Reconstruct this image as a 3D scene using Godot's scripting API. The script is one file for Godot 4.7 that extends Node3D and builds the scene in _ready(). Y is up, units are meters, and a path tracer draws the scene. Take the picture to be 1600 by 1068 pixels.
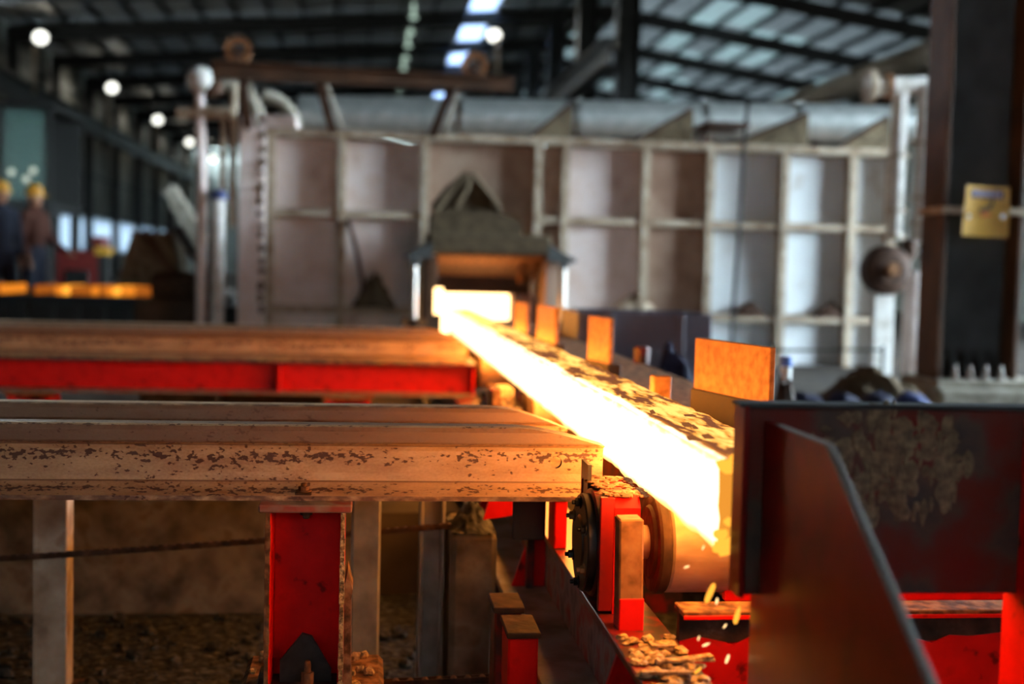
extends Node3D
# A rolling-mill run-out table in a large steel hall: a white-hot billet leaves a reheating furnace on rollers.
# World axes: the billet runs along -z, the skid rails run along x. The pit floor is y = 0, the hall floor y = 0.3.

const SKY := 7.0            # how bright the overcast daylight outside is
const HALL_Y := 0.3
var M := {}
var used := {}
var rng := RandomNumberGenerator.new()

# ------------------------------------------------------------------ helpers: nodes
func numbered(called: String) -> String:
	var n: int = used.get(called, 0)
	used[called] = n + 1
	return called if n == 0 else "%s_%03d" % [called, n]

func thing(called: String, label: String, category: String, at := Vector3.ZERO, group := "") -> Node3D:
	var o := Node3D.new()
	o.name = numbered(called)
	add_child(o)
	o.position = at
	tag(o, label, category, group)
	return o

func tag(o: Node3D, label: String, category: String, group := "") -> Node3D:
	o.set_meta("label", label)
	o.set_meta("category", category)
	if group != "":
		o.set_meta("group", group)
	return o

func mesh_of(s: SurfaceTool) -> ArrayMesh:
	s.generate_normals()
	return s.commit()

func put(called: String, mesh: Mesh, mat: Material, parent: Node3D = self, at := Vector3.ZERO) -> MeshInstance3D:
	var o := MeshInstance3D.new()
	o.mesh = mesh
	o.material_override = mat
	o.position = at
	if parent == self:
		o.name = numbered(called)
		add_child(o)
	else:
		o.name = called
		parent.add_child(o, true)
	return o

func obj(called: String, s: SurfaceTool, mat: Material, parent: Node3D = self, at := Vector3.ZERO) -> MeshInstance3D:
	return put(called, mesh_of(s), mat, parent, at)

func struct(called: String, s: SurfaceTool, mat: Material, label: String) -> MeshInstance3D:
	var o := obj(called, s, mat)
	o.set_meta("kind", "structure")
	o.set_meta("label", label)
	return o

# ------------------------------------------------------------------ helpers: shapes
func new_st() -> SurfaceTool:
	var s := SurfaceTool.new()
	s.begin(Mesh.PRIMITIVE_TRIANGLES)
	return s

func tri_n(s: SurfaceTool, a: Vector3, b: Vector3, c: Vector3, n: Vector3) -> void:
	if (a - c).cross(a - b).dot(n) < 0.0:
		var t := b
		b = c
		c = t
	s.add_vertex(a)
	s.add_vertex(b)
	s.add_vertex(c)

func quad_n(s: SurfaceTool, a: Vector3, b: Vector3, c: Vector3, d: Vector3, n: Vector3) -> void:
	tri_n(s, a, b, c, n)
	tri_n(s, a, c, d, n)

func bx(s: SurfaceTool, c: Vector3, size: Vector3, ch := 0.003, rot := Basis()) -> SurfaceTool:   # a box with chamfered edges
	s.set_smooth_group(-1)
	var h := size * 0.5
	ch = minf(ch, 0.45 * minf(h.x, minf(h.y, h.z)))
	var v := func(axis: int, sg: Vector3) -> Vector3:
		var p := Vector3(sg.x * (h.x - (0.0 if axis == 0 else ch)), sg.y * (h.y - (0.0 if axis == 1 else ch)), sg.z * (h.z - (0.0 if axis == 2 else ch)))
		return c + rot * p
	for ax in 3:
		var b: int = (ax + 1) % 3
		var d: int = (ax + 2) % 3
		for sg in [-1.0, 1.0]:
			var q := []
			for w in [[-1, -1], [1, -1], [1, 1], [-1, 1]]:
				var sv := Vector3.ZERO
				sv[ax] = sg
				sv[b] = w[0]
				sv[d] = w[1]
				q.append(v.call(ax, sv))
			var n := Vector3.ZERO
			n[ax] = sg
			quad_n(s, q[0], q[1], q[2], q[3], rot * n)
			for sg2 in [-1.0, 1.0]:
				var e0 := Vector3.ZERO
				e0[ax] = sg
				e0[b] = sg2
				e0[d] = -1
				var e1 := e0
				e1[d] = 1
				var n2 := Vector3.ZERO
				n2[ax] = sg
				n2[b] = sg2
				quad_n(s, v.call(ax, e0), v.call(ax, e1), v.call(b, e1), v.call(b, e0), rot * n2)
	for x in [-1.0, 1.0]:
		for y in [-1.0, 1.0]:
			for z in [-1.0, 1.0]:
				var k := Vector3(x, y, z)
				tri_n(s, v.call(0, k), v.call(1, k), v.call(2, k), rot * k)
	return s

func span(s: SurfaceTool, lo: Vector3, hi: Vector3, ch := 0.003) -> SurfaceTool:
	return bx(s, (lo + hi) * 0.5, (hi - lo).abs(), ch)

func prism(s: SurfaceTool, pts: PackedVector2Array, depth: float, xf := Transform3D()) -> SurfaceTool:   # polygon in xy, extruded along z
	s.set_smooth_group(-1)
	if Geometry2D.is_polygon_clockwise(pts):
		pts = pts.duplicate()
		pts.reverse()
	var h := depth * 0.5
	var idx := Geometry2D.triangulate_polygon(pts)
	for i in range(0, idx.size(), 3):
		for sg in [-1.0, 1.0]:
			var q := []
			for k in 3:
				var p: Vector2 = pts[idx[i + k]]
				q.append(xf * Vector3(p.x, p.y, sg * h))
			tri_n(s, q[0], q[1], q[2], xf.basis * Vector3(0, 0, sg))
	for i in pts.size():
		var a: Vector2 = pts[i]
		var b: Vector2 = pts[(i + 1) % pts.size()]
		var n := Vector3(b.y - a.y, a.x - b.x, 0)
		quad_n(s, xf * Vector3(a.x, a.y, -h), xf * Vector3(b.x, b.y, -h), xf * Vector3(b.x, b.y, h), xf * Vector3(a.x, a.y, h), xf.basis * n)
	return s

func tube(s: SurfaceTool, pts: Array, r, sides := 12, caps := true) -> SurfaceTool:   # r: one radius or one per point
	var rings := []
	var up := Vector3.UP
	for i in pts.size():
		var t: Vector3 = (pts[mini(i + 1, pts.size() - 1)] - pts[maxi(i - 1, 0)]).normalized()
		if absf(t.dot(up)) > 0.95:
			up = Vector3.RIGHT if absf(t.x) < 0.8 else Vector3.FORWARD
		var u := t.cross(up).normalized()
		var w := u.cross(t).normalized()
		up = w
		var ring := []
		var rr: float = r[i] if r is Array else r
		for k in sides:
			var a := TAU * k / sides
			ring.append(pts[i] + (u * cos(a) + w * sin(a)) * rr)
		rings.append(ring)
	s.set_smooth_group(1)
	for i in pts.size() - 1:
		for k in sides:
			var k2 := (k + 1) % sides
			var mid: Vector3 = (pts[i] + pts[i + 1]) * 0.5
			var ctr: Vector3 = (rings[i][k] + rings[i + 1][k2]) * 0.5
			quad_n(s, rings[i][k], rings[i][k2], rings[i + 1][k2], rings[i + 1][k], ctr - mid)
	if caps:
		s.set_smooth_group(-1)
		for e in [0, pts.size() - 1]:
			var n: Vector3 = (pts[0] - pts[1]) if e == 0 else (pts[e] - pts[e - 1])
			for k in sides:
				tri_n(s, pts[e], rings[e][k], rings[e][(k + 1) % sides], n)
	return s

func lathe(s: SurfaceTool, prof: Array, xf := Transform3D(), sides := 24) -> SurfaceTool:   # (radius, height) pairs turned about y; hard edges
	for i in prof.size() - 1:
		var a: Vector2 = prof[i]
		var b: Vector2 = prof[i + 1]
		if a.distance_to(b) < 1e-6:
			continue
		s.set_smooth_group(100 + i)
		for k in sides:
			var t0 := TAU * k / sides
			var t1 := TAU * (k + 1) / sides
			var tm := (t0 + t1) * 0.5
			var n := Vector3((b.y - a.y) * cos(tm), a.x - b.x, (b.y - a.y) * sin(tm))
			var p0 := Vector3(a.x * cos(t0), a.y, a.x * sin(t0))
			var p1 := Vector3(a.x * cos(t1), a.y, a.x * sin(t1))
			var p2 := Vector3(b.x * cos(t1), b.y, b.x * sin(t1))
			var p3 := Vector3(b.x * cos(t0), b.y, b.x * sin(t0))
			if a.x > 1e-6:
				tri_n(s, xf * p0, xf * p1, xf * p2, xf.basis * n)
			if b.x > 1e-6:
				tri_n(s, xf * p0, xf * p2, xf * p3, xf.basis * n)
	return s

func axis_x(at: Vector3) -> Transform3D:      # lathe axis y laid along +x
	return Transform3D(Basis(Vector3(0, -1, 0), Vector3(1, 0, 0), Vector3(0, 0, 1)), at)

func axis_z(at: Vector3) -> Transform3D:      # lathe axis y laid along +z
	return Transform3D(Basis(Vector3(1, 0, 0), Vector3(0, 0, 1), Vector3(0, -1, 0)), at)

func lump(s: SurfaceTool, c: Vector3, r: Vector3, sd: int, rough := 0.35, nu := 9, nv := 6, flat := true) -> SurfaceTool:
	var noise := FastNoiseLite.new()
	noise.seed = sd
	noise.frequency = 0.9
	s.set_smooth_group(-1 if flat else 2)
	var p := func(i: int, j: int) -> Vector3:
		var th := PI * j / nv
		var ph := TAU * (i % nu) / nu
		var d := Vector3(sin(th) * cos(ph), cos(th), sin(th) * sin(ph))
		return c + d * r * (1.0 + rough * noise.get_noise_3d(d.x * 1.3 + sd * 3.1, d.y * 1.3, d.z * 1.3))
	for j in nv:
		for i in nu:
			var a: Vector3 = p.call(i, j)
			var b: Vector3 = p.call(i + 1, j)
			var d2: Vector3 = p.call(i + 1, j + 1)
			var e: Vector3 = p.call(i, j + 1)
			var out: Vector3 = (a + b + d2 + e) * 0.25 - c
			if j > 0:
				tri_n(s, a, b, d2, out)
			if j < nv - 1:
				tri_n(s, a, d2, e, out)
	return s

func heap(s: SurfaceTool, c: Vector3, rx: float, rz: float, h: float, sd: int, n := 22, rough := 0.25) -> SurfaceTool:   # a pile with an uneven top, its foot below y
	var noise := FastNoiseLite.new()
	noise.seed = sd
	noise.frequency = 1.0
	noise.fractal_octaves = 4
	s.set_smooth_group(3)
	var p := func(i: int, j: int) -> Vector3:
		var u := 2.0 * i / n - 1.0
		var v := 2.0 * j / n - 1.0
		var d := sqrt(u * u + v * v)
		var f := maxf(0.0, 1.0 - d) * (1.0 + rough * noise.get_noise_2d(u * 3.0 + sd, v * 3.0)) + 0.18 * rough * noise.get_noise_2d(u * 11.0, v * 11.0 + sd)
		return c + Vector3(u * rx, h * f - 0.02, v * rz)
	for i in n:
		for j in n:
			quad_n(s, p.call(i, j), p.call(i + 1, j), p.call(i + 1, j + 1), p.call(i, j + 1), Vector3.UP)
	return s

func hexbolt(s: SurfaceTool, xf: Transform3D, r: float, h: float) -> SurfaceTool:   # nut and rounded shank end, along local +y
	lathe(s, [Vector2(r * 1.5, 0), Vector2(r * 1.5, h * 0.15), Vector2(r, h * 0.15), Vector2(r, h * 0.15)], xf, 12)
	var pts := PackedVector2Array()
	for k in 6:
		pts.append(Vector2(cos(TAU * k / 6), sin(TAU * k / 6)) * r)
	prism(s, pts, h * 0.6, xf * Transform3D(Basis(Vector3.RIGHT, PI / 2), Vector3(0, h * 0.45, 0)))
	lathe(s, [Vector2(r * 0.55, h * 0.7), Vector2(r * 0.55, h * 1.15), Vector2(r * 0.4, h * 1.25), Vector2(0, h * 1.25)], xf, 10)
	return s

# ------------------------------------------------------------------ helpers: bodies (surface nets over tapered capsules)
func capsule(p: Vector3, a: Vector3, b: Vector3, ra: float, rb: float) -> float:
	var ab := b - a
	var t := clampf((p - a).dot(ab) / maxf(ab.length_squared(), 1e-9), 0.0, 1.0)
	return p.distance_to(a + ab * t) - lerpf(ra, rb, t)

func nets(s: SurfaceTool, bones: Array, cell: float, k: float) -> SurfaceTool:   # bones: [a, b, ra, rb]
	var lo := Vector3.INF
	var hi := -Vector3.INF
	for b in bones:
		for e in [[b[0], b[2]], [b[1], b[3]]]:
			lo = lo.min(e[0] - Vector3.ONE * (e[1] + 2.5 * cell))
			hi = hi.max(e[0] + Vector3.ONE * (e[1] + 2.5 * cell))
	var nx := int((hi.x - lo.x) / cell) + 2
	var ny := int((hi.y - lo.y) / cell) + 2
	var nz := int((hi.z - lo.z) / cell) + 2
	var f := PackedFloat32Array()
	f.resize(nx * ny * nz)
	for i in nx:
		for j in ny:
			for l in nz:
				var p := lo + Vector3(i, j, l) * cell
				var d := 1e3
				for b in bones:
					var e := capsule(p, b[0], b[1], b[2], b[3])
					if e < d + k:
						var h := maxf(k - absf(d - e), 0.0) / k
						d = minf(d, e) - h * h * k * 0.25
				f[(i * ny + j) * nz + l] = d
	var vert := {}
	for i in nx - 1:
		for j in ny - 1:
			for l in nz - 1:
				var acc := Vector3.ZERO
				var cnt := 0
				for a in 8:
					var o := Vector3i(a & 1, (a >> 1) & 1, a >> 2)
					var fa := f[((i + o.x) * ny + j + o.y) * nz + l + o.z]
					for ax in 3:
						if o[ax] == 0:
							var q := o
							q[ax] = 1
							var fb := f[((i + q.x) * ny + j + q.y) * nz + l + q.z]
							if (fa < 0.0) != (fb < 0.0):
								acc += Vector3(o) + (Vector3(q) - Vector3(o)) * (fa / (fa - fb))
								cnt += 1
				if cnt > 0:
					vert[Vector3i(i, j, l)] = lo + (Vector3(i, j, l) + acc / cnt) * cell
	s.set_smooth_group(5)
	for c in vert:
		var fa := f[(c.x * ny + c.y) * nz + c.z]
		for ax in 3:
			var q: Vector3i = c
			q[ax] += 1
			if q.x >= nx or q.y >= ny or q.z >= nz:
				continue
			var fb := f[(q.x * ny + q.y) * nz + q.z]
			if (fa < 0.0) == (fb < 0.0):
				continue
			var u := Vector3i.ZERO
			u[(ax + 1) % 3] = 1
			var w := Vector3i.ZERO
			w[(ax + 2) % 3] = 1
			if not (vert.has(c - u) and vert.has(c - w) and vert.has(c - u - w)):
				continue
			var n := Vector3.ZERO
			n[ax] = 1.0 if fa < 0.0 else -1.0
			quad_n(s, vert[c], vert[c - u], vert[c - u - w], vert[c - w], n)
	return s

# ------------------------------------------------------------------ materials
func ramp(stops: Array) -> Gradient:
	var g := Gradient.new()
	g.offsets = PackedFloat32Array(stops.map(func(x): return x[0]))
	g.colors = PackedColorArray(stops.map(func(x): return x[1]))
	return g

func noise_tex(sd: int, freq: float, stops: Array, size := 512, oct := 5, kind := FastNoiseLite.TYPE_SIMPLEX_SMOOTH) -> NoiseTexture2D:
	var n := FastNoiseLite.new()
	n.seed = sd
	n.noise_type = kind
	n.frequency = freq
	n.fractal_octaves = oct
	var t := NoiseTexture2D.new()
	t.width = size
	t.height = size
	t.seamless = true
	t.noise = n
	if stops.size() > 0:
		t.color_ramp = ramp(stops)
	return t

func mat(called: String, tex: Texture2D, per_metre: float, rough := 0.7, metal := 0.0, bump := 0.0, stretch := Vector3.ONE) -> StandardMaterial3D:
	var m := StandardMaterial3D.new()
	m.resource_name = called
	m.albedo_texture = tex
	m.uv1_triplanar = true
	m.uv1_world_triplanar = true
	m.uv1_scale = stretch * per_metre
	m.roughness = rough
	m.metallic = metal
	if bump > 0.0:
		m.heightmap_enabled = true
		m.heightmap_texture = M.bump_tex
		m.heightmap_scale = bump
	m.metallic_specular = 0.5 if metal > 0.0 or rough < 0.4 else 0.28
	M[called] = m
	return m

func plain(called: String, c: Color, rough := 0.6, metal := 0.0) -> StandardMaterial3D:
	var m := StandardMaterial3D.new()
	m.resource_name = called
	m.albedo_color = c
	m.roughness = rough
	m.metallic = metal
	M[called] = m
	return m

func hot(called: String, lin: Vector3) -> StandardMaterial3D:    # glowing steel; linear radiance
	var m := StandardMaterial3D.new()
	m.resource_name = called
	m.albedo_color = Color(0.06, 0.04, 0.03)
	m.metallic_specular = 0.0
	m.roughness = 0.9
	var k := maxf(lin.x, maxf(lin.y, lin.z))
	m.emission_enabled = true
	m.emission = Color(lin.x / k, lin.y / k, lin.z / k).linear_to_srgb()
	m.emission_energy_multiplier = k
	M[called] = m
	return m

func c8(r: int, g: int, b: int) -> Color:
	return Color8(r, g, b)

func make_materials() -> void:
	M.bump_tex = noise_tex(77, 0.03, [[0.0, Color.BLACK], [1.0, Color.WHITE]])
	var red := noise_tex(1, 0.012, [[0.0, c8(70, 26, 20)], [0.12, c8(120, 16, 10)], [0.22, c8(196, 14, 6)], [0.72, c8(214, 16, 7)], [1.0, c8(184, 22, 10)]])
	mat("red_paint", red, 1.6, 0.42)
	var red_d := noise_tex(2, 0.014, [[0.0, c8(30, 24, 22)], [0.36, c8(52, 32, 26)], [0.48, c8(92, 24, 16)], [0.7, c8(118, 18, 10)], [1.0, c8(104, 22, 14)]])
	mat("red_dirty", red_d, 1.8, 0.38)
	var maroon := noise_tex(12, 0.01, [[0.0, c8(104, 16, 7)], [0.4, c8(142, 18, 6)], [1.0, c8(158, 24, 7)]])
	mat("maroon_paint", maroon, 1.4, 0.3)
	var soot := noise_tex(3, 0.011, [[0.0, c8(56, 52, 52)], [0.4, c8(88, 68, 58)], [0.6, c8(106, 46, 36)], [1.0, c8(116, 28, 20)]])
	mat("sooty_red", soot, 1.0, 0.55)
	mat("dried_slag", noise_tex(28, 0.03, [[0.0, c8(74, 62, 52)], [0.5, c8(122, 102, 78)], [1.0, c8(166, 140, 106)]]), 3.0, 0.85)
	plain("worn_steel", c8(150, 140, 132), 0.45, 0.3)
	var rust := noise_tex(4, 0.02, [[0.0, c8(48, 32, 24)], [0.4, c8(92, 60, 40)], [0.6, c8(128, 88, 58)], [1.0, c8(162, 120, 84)]])
	mat("rust", rust, 2.2, 0.75, 0.0, 0.2)
	var rust_d := noise_tex(5, 0.018, [[0.0, c8(30, 22, 18)], [0.5, c8(62, 42, 32)], [1.0, c8(94, 66, 48)]])
	mat("rust_dark", rust_d, 1.6, 0.7, 0.0, 0.2)
	var scale_t := noise_tex(6, 0.03, [[0.0, c8(66, 54, 44)], [0.45, c8(140, 112, 80)], [0.6, c8(188, 156, 112)], [1.0, c8(210, 180, 134)]])
	mat("dusty_red", noise_tex(27, 0.012, [[0.0, c8(86, 74, 68)], [0.45, c8(140, 124, 114)], [0.7, c8(140, 88, 74)], [1.0, c8(144, 40, 28)]]), 1.4, 0.75)
	mat("mill_scale", scale_t, 4.0, 0.8, 0.0, 0.5)
	var conc := noise_tex(7, 0.012, [[0.0, c8(58, 50, 40)], [0.45, c8(98, 86, 68)], [0.7, c8(116, 104, 84)], [1.0, c8(84, 68, 48)]])
	mat("concrete", conc, 0.9, 0.9, 0.0, 0.3)
	var conc_p := noise_tex(8, 0.014, [[0.0, c8(112, 104, 92)], [0.5, c8(150, 142, 128)], [1.0, c8(168, 160, 148)]])
	mat("pale_concrete", conc_p, 0.8, 0.85, 0.0, 0.2)
	var debris := noise_tex(9, 0.035, [[0.0, c8(18, 18, 18)], [0.5, c8(46, 45, 42)], [0.75, c8(74, 73, 68)], [1.0, c8(110, 108, 100)]])
	mat("debris", debris, 1.3, 0.85, 0.0, 1.0)
	var floor_t := noise_tex(10, 0.01, [[0.0, c8(32, 28, 25)], [0.5, c8(58, 50, 43)], [1.0, c8(80, 70, 60)]])
	mat("hall_floor", floor_t, 0.35, 0.95)
	var casing := noise_tex(11, 0.009, [[0.0, c8(160, 134, 120)], [0.3, c8(196, 178, 170)], [0.6, c8(208, 194, 190)], [1.0, c8(196, 172, 160)]])
	mat("furnace_casing", casing, 0.35, 0.6)
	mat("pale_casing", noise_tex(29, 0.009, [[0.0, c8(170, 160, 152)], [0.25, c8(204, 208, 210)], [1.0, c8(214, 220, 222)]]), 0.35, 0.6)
	var frame_t := noise_tex(13, 0.012, [[0.0, c8(98, 76, 58)], [0.35, c8(150, 132, 112)], [0.7, c8(176, 162, 144)], [1.0, c8(120, 92, 68)]])
	mat("furnace_frame", frame_t, 0.9, 0.65)
	var brick := noise_tex(14, 0.014, [[0.0, c8(128, 100, 84)], [0.5, c8(156, 128, 110)], [1.0, c8(170, 146, 128)]])
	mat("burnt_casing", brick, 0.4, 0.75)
	var khaki := noise_tex(15, 0.016, [[0.0, c8(58, 48, 36)], [0.5, c8(78, 66, 50)], [1.0, c8(92, 78, 60)]])
	mat("fibre_cloth", khaki, 1.0, 0.9)
	mat("steel_grey", noise_tex(16, 0.01, [[0.0, c8(58, 60, 60)], [1.0, c8(80, 83, 83)]]), 0.5, 0.55)
	mat("steel_brown", noise_tex(17, 0.01, [[0.0, c8(56, 40, 30)], [1.0, c8(92, 64, 46)]]), 0.5, 0.6)
	mat("roof_sheet", noise_tex(18, 0.006, [[0.0, c8(120, 118, 114)], [1.0, c8(168, 166, 162)]]), 0.15, 0.6)
	mat("wall_sheet", noise_tex(19, 0.006, [[0.0, c8(104, 104, 96)], [1.0, c8(140, 140, 130)]]), 0.15, 0.6)
	plain("dark_steel", c8(40, 40, 39), 0.55, 0.2)
	plain("black_iron", c8(26, 24, 23), 0.45, 0.4)
	mat("cover_plate", noise_tex(20, 0.02, [[0.0, c8(34, 28, 26)], [1.0, c8(70, 60, 54)]]), 2.0, 0.42, 0.5)
	mat("galvanised", noise_tex(21, 0.012, [[0.0, c8(150, 154, 152)], [1.0, c8(196, 200, 198)]]), 0.8, 0.38, 0.75)
	mat("white_pipe", noise_tex(22, 0.012, [[0.0, c8(150, 138, 126)], [0.4, c8(190, 186, 180)], [1.0, c8(206, 204, 200)]]), 1.0, 0.5)
	plain("chrome", c8(150, 144, 138), 0.34, 0.9)
	mat("drum_steel", noise_tex(23, 0.02, [[0.0, c8(120, 92, 76)], [0.5, c8(160, 128, 108)], [1.0, c8(186, 154, 132)]], 512, 5), 2.0, 0.45, 0.25, 0.05, Vector3(0.35, 1, 1))
	mat("ochre_steel", noise_tex(24, 0.018, [[0.0, c8(92, 58, 32)], [0.5, c8(136, 92, 56)], [1.0, c8(156, 112, 72)]]), 2.4, 0.65)
	plain("tarp_blue", c8(32, 44, 92), 0.8)
	mat("tarp_navy", noise_tex(25, 0.02, [[0.0, c8(20, 20, 30)], [0.6, c8(36, 36, 58)], [1.0, c8(54, 48, 52)]]), 1.5, 0.7)
	mat("sand", noise_tex(26, 0.03, [[0.0, c8(58, 46, 33)], [1.0, c8(96, 80, 58)]]), 1.5, 0.95, 0.0, 0.4)
	plain("yellow", c8(186, 140, 46), 0.4)
	plain("helmet_yellow", c8(190, 132, 24), 0.4)
	plain("violet_print", c8(72, 62, 84), 0.5)
	plain("print_pale", c8(176, 166, 182), 0.5)
	plain("print_dark", c8(38, 34, 20), 0.5)
	plain("print_orange", c8(196, 96, 28), 0.5)
	plain("white_plastic", c8(224, 226, 222), 0.3)
	plain("skin", c8(150, 104, 78), 0.6)
	plain("navy_cloth", c8(26, 30, 46), 0.85)
	plain("orange_cloth", c8(74, 34, 18), 0.85)
	plain("machine_red", c8(92, 16, 13), 0.5)
	plain("dark_scale", c8(44, 32, 26), 0.95)
	plain("rubber", c8(20, 19, 18), 0.9)
	plain("screen_dark", c8(20, 22, 22), 0.2)
	plain("cap_blue", c8(34, 48, 96), 0.5)
	var g := plain("cabin_glass", Color(0.55, 0.7, 0.66, 0.2), 0.05)
	g.transparency = BaseMaterial3D.TRANSPARENCY_ALPHA
	for sheet in [["skylight_sheet", c8(150, 190, 232), 0.3], ["fibreglass_sheet", c8(196, 214, 206), 0.12], ["window_sheet", c8(150, 186, 210), 0.28], ["dull_sheet", c8(176, 178, 172), 0.085], ["rear_fill_sheet", c8(214, 212, 204), 0.24]]:
		var m := plain(sheet[0], sheet[1], 0.5)
		m.backlight_enabled = true
		m.backlight = Color(sheet[2], sheet[2], sheet[2]).linear_to_srgb()
	M.rail = rail_material()
	var lampm := hot("lamp_lens", Vector3(3, 3, 2.7))
	lampm.albedo_color = Color.WHITE
	hot("bar_yellow", Vector3(1.6, 0.62, 0.06))
	hot("bar_orange", Vector3(0.9, 0.26, 0.02))
	hot("bar_dull", Vector3(0.4, 0.1, 0.01))
	hot("mouth_glow", Vector3(7.0, 4.2, 1.7))
	hot("end_glow", Vector3(0.9, 0.33, 0.035))
	hot("flake_glow", Vector3(0.3, 0.1, 0.03))
	hot("spark_glow", Vector3(2.0, 1.2, 0.5))

func rail_material() -> StandardMaterial3D:   # worn tan steel with rust pits along the upper web, laid in the rail's own height
	var w := 1024
	var h := 256
	var im := Image.create(w, h, false, Image.FORMAT_RGB8)
	var hm := Image.create(w, h, false, Image.FORMAT_RGB8)
	var a := FastNoiseLite.new()
	a.seed = 31
	a.frequency = 0.02
	a.fractal_octaves = 4
	var b := FastNoiseLite.new()
	b.seed = 32
	b.frequency = 0.006
	var rows := func(n: FastNoiseLite, x: int, y: int, sx: float, sy: float) -> float:   # wraps in x
		var t := float(x) / w
		return lerpf(n.get_noise_2d(x * sx, y * sy), n.get_noise_2d((x - w) * sx, y * sy), t)
	for y in h:
		var v := 1.0 - float(y) / h     # 0 at the foot, 1 at the head
		for x in w:
			var n: float = rows.call(a, x, y, 1.0, 1.1)
			var big: float = rows.call(b, x, y, 1.0, 2.5)
			var fine: float = rows.call(a, x + 300, y + 900, 5.0, 5.0)
			var c := Color(0.74, 0.60, 0.45).lerp(Color(0.62, 0.48, 0.35), clampf(0.5 + big + 0.5 * fine, 0, 1))
			var pit := 0.0
			var band := exp(-pow((v - 0.57) / 0.12, 2.0))
			var mid: float = rows.call(a, x + 500, y + 400, 2.2, 2.2)
			pit = smoothstep(0.36, 0.46, 0.62 * mid + 0.25 * n + 0.30 * band + 0.45 * big + 0.22 * fine)
			if v > 0.70:      # head side: browner
				c = c.lerp(Color(0.42, 0.31, 0.24), 0.75)
				pit *= 0.5
			if v < 0.16:      # foot: flaking brown
				c = c.lerp(Color(0.40, 0.28, 0.20), clampf(0.6 + n * 1.5, 0, 1))
			c = c.lerp(Color(0.25, 0.14, 0.09), clampf(pit, 0, 1) * 0.85)
			im.set_pixel(x, y, c)
			var hh := clampf(0.7 - 0.5 * pit + 0.2 * fine, 0, 1)
			hm.set_pixel(x, y, Color(hh, hh, hh))
	var m := StandardMaterial3D.new()
	m.resource_name = "worn_rail_steel"
	m.albedo_texture = ImageTexture.create_from_image(im)
	m.uv1_triplanar = true
	m.uv1_world_triplanar = true
	m.uv1_triplanar_sharpness = 4.0
	m.uv1_scale = Vector3(1.0 / 1.1, 1.0 / 0.154, 1.0 / 0.154)
	m.uv1_offset = Vector3(0.1, -0.703 / 0.154, 0)
	m.roughness = 0.55
	m.metallic = 0.15
	m.heightmap_enabled = true
	m.heightmap_texture = ImageTexture.create_from_image(hm)
	m.heightmap_scale = 0.12
	return m

func billet_material() -> StandardMaterial3D:   # glow of the four faces round the bar: u along it, v left, top, right, bottom
	var w := 2048
	var h := 256
	var im := Image.create(w, h, false, Image.FORMAT_RGBF)
	var a := FastNoiseLite.new()
	a.seed = 41
	a.frequency = 0.011
	a.fractal_octaves = 4
	a.domain_warp_enabled = true
	a.domain_warp_amplitude = 30.0
	var b := FastNoiseLite.new()
	b.seed = 42
	b.frequency = 0.05
	b.fractal_octaves = 4
	for y in h:
		var v := float(y) / h
		for x in w:
			var u := float(x) / w           # 0 near end, 1 far end
			var n := a.get_noise_2d(x * 0.55, y * 2.0)
			var f := b.get_noise_2d(x * 0.5, y * 1.8)
			var white := Vector3(3.6, 2.3, 1.25)
			var yellow := Vector3(1.9, 0.95, 0.22)
			var orange := Vector3(0.95, 0.30, 0.03)
			var dark := Vector3(0.22, 0.07, 0.035)
			var c := white
			if v < 0.25 or v >= 0.985:      # left face
				var t := v / 0.25 if v < 0.9 else 0.0
				c = white.lerp(yellow, clampf(smoothstep(0.10, 0.0, t) + 0.35 * smoothstep(0.2, 0.5, n - 0.25), 0, 1))
				c = c.lerp(yellow, smoothstep(0.93, 1.0, t + 0.06 * f) * 0.8)
			elif v < 0.5:                   # top face, scaled over
				var t := (v - 0.25) / 0.25    # 0 at the left edge
				var hotness := smoothstep(0.30, 0.85, u)
				c = yellow.lerp(orange, clampf(0.62 + 2.0 * n + 1.1 * f - 0.3 * hotness, 0, 1))
				c = c.lerp(white, smoothstep(0.12, 0.0, t + 0.12 * n + 0.05 * f))
				var flake := smoothstep(0.08, 0.20, n + 0.4 * f - 0.34 * hotness + 0.01) * smoothstep(0.02, 0.16, t + 0.05 * f)
				c = c.lerp(dark, clampf(flake, 0, 1) * 0.92)
				c = c.lerp(Vector3(3.0, 1.6, 0.45), hotness * 0.3)
				c = c.lerp(orange, smoothstep(0.90, 1.0, t) * 0.6)
			elif v < 0.75:                  # right face
				c = yellow.lerp(orange, clampf(0.5 + n, 0, 1))
			else:
				c = yellow
			im.set_pixel(x, y, Color(c.x, c.y, c.z))
	var m := StandardMaterial3D.new()
	m.resource_name = "white_hot_steel"
	m.albedo_color = Color(0.06, 0.04, 0.03)
	m.metallic_specular = 0.0
	m.roughness = 0.9
	m.emission_enabled = true
	m.emission = Color.BLACK
	m.emission_texture = ImageTexture.create_from_image(im)
	m.emission_operator = BaseMaterial3D.EMISSION_OP_ADD
	return m

# ------------------------------------------------------------------ the scene
func _ready() -> void:
	rng.seed = 5
	setup_camera_and_light()
	make_materials()
	build_hall()
	build_floor()
	build_billet()
	build_rails()
	build_roller_table()
	build_stop()
	build_pit()
	build_furnace()
	build_hood()
	build_furnace_services()
	build_right_side()
	build_left_background()
	build_lamps()
	build_small()

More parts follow.
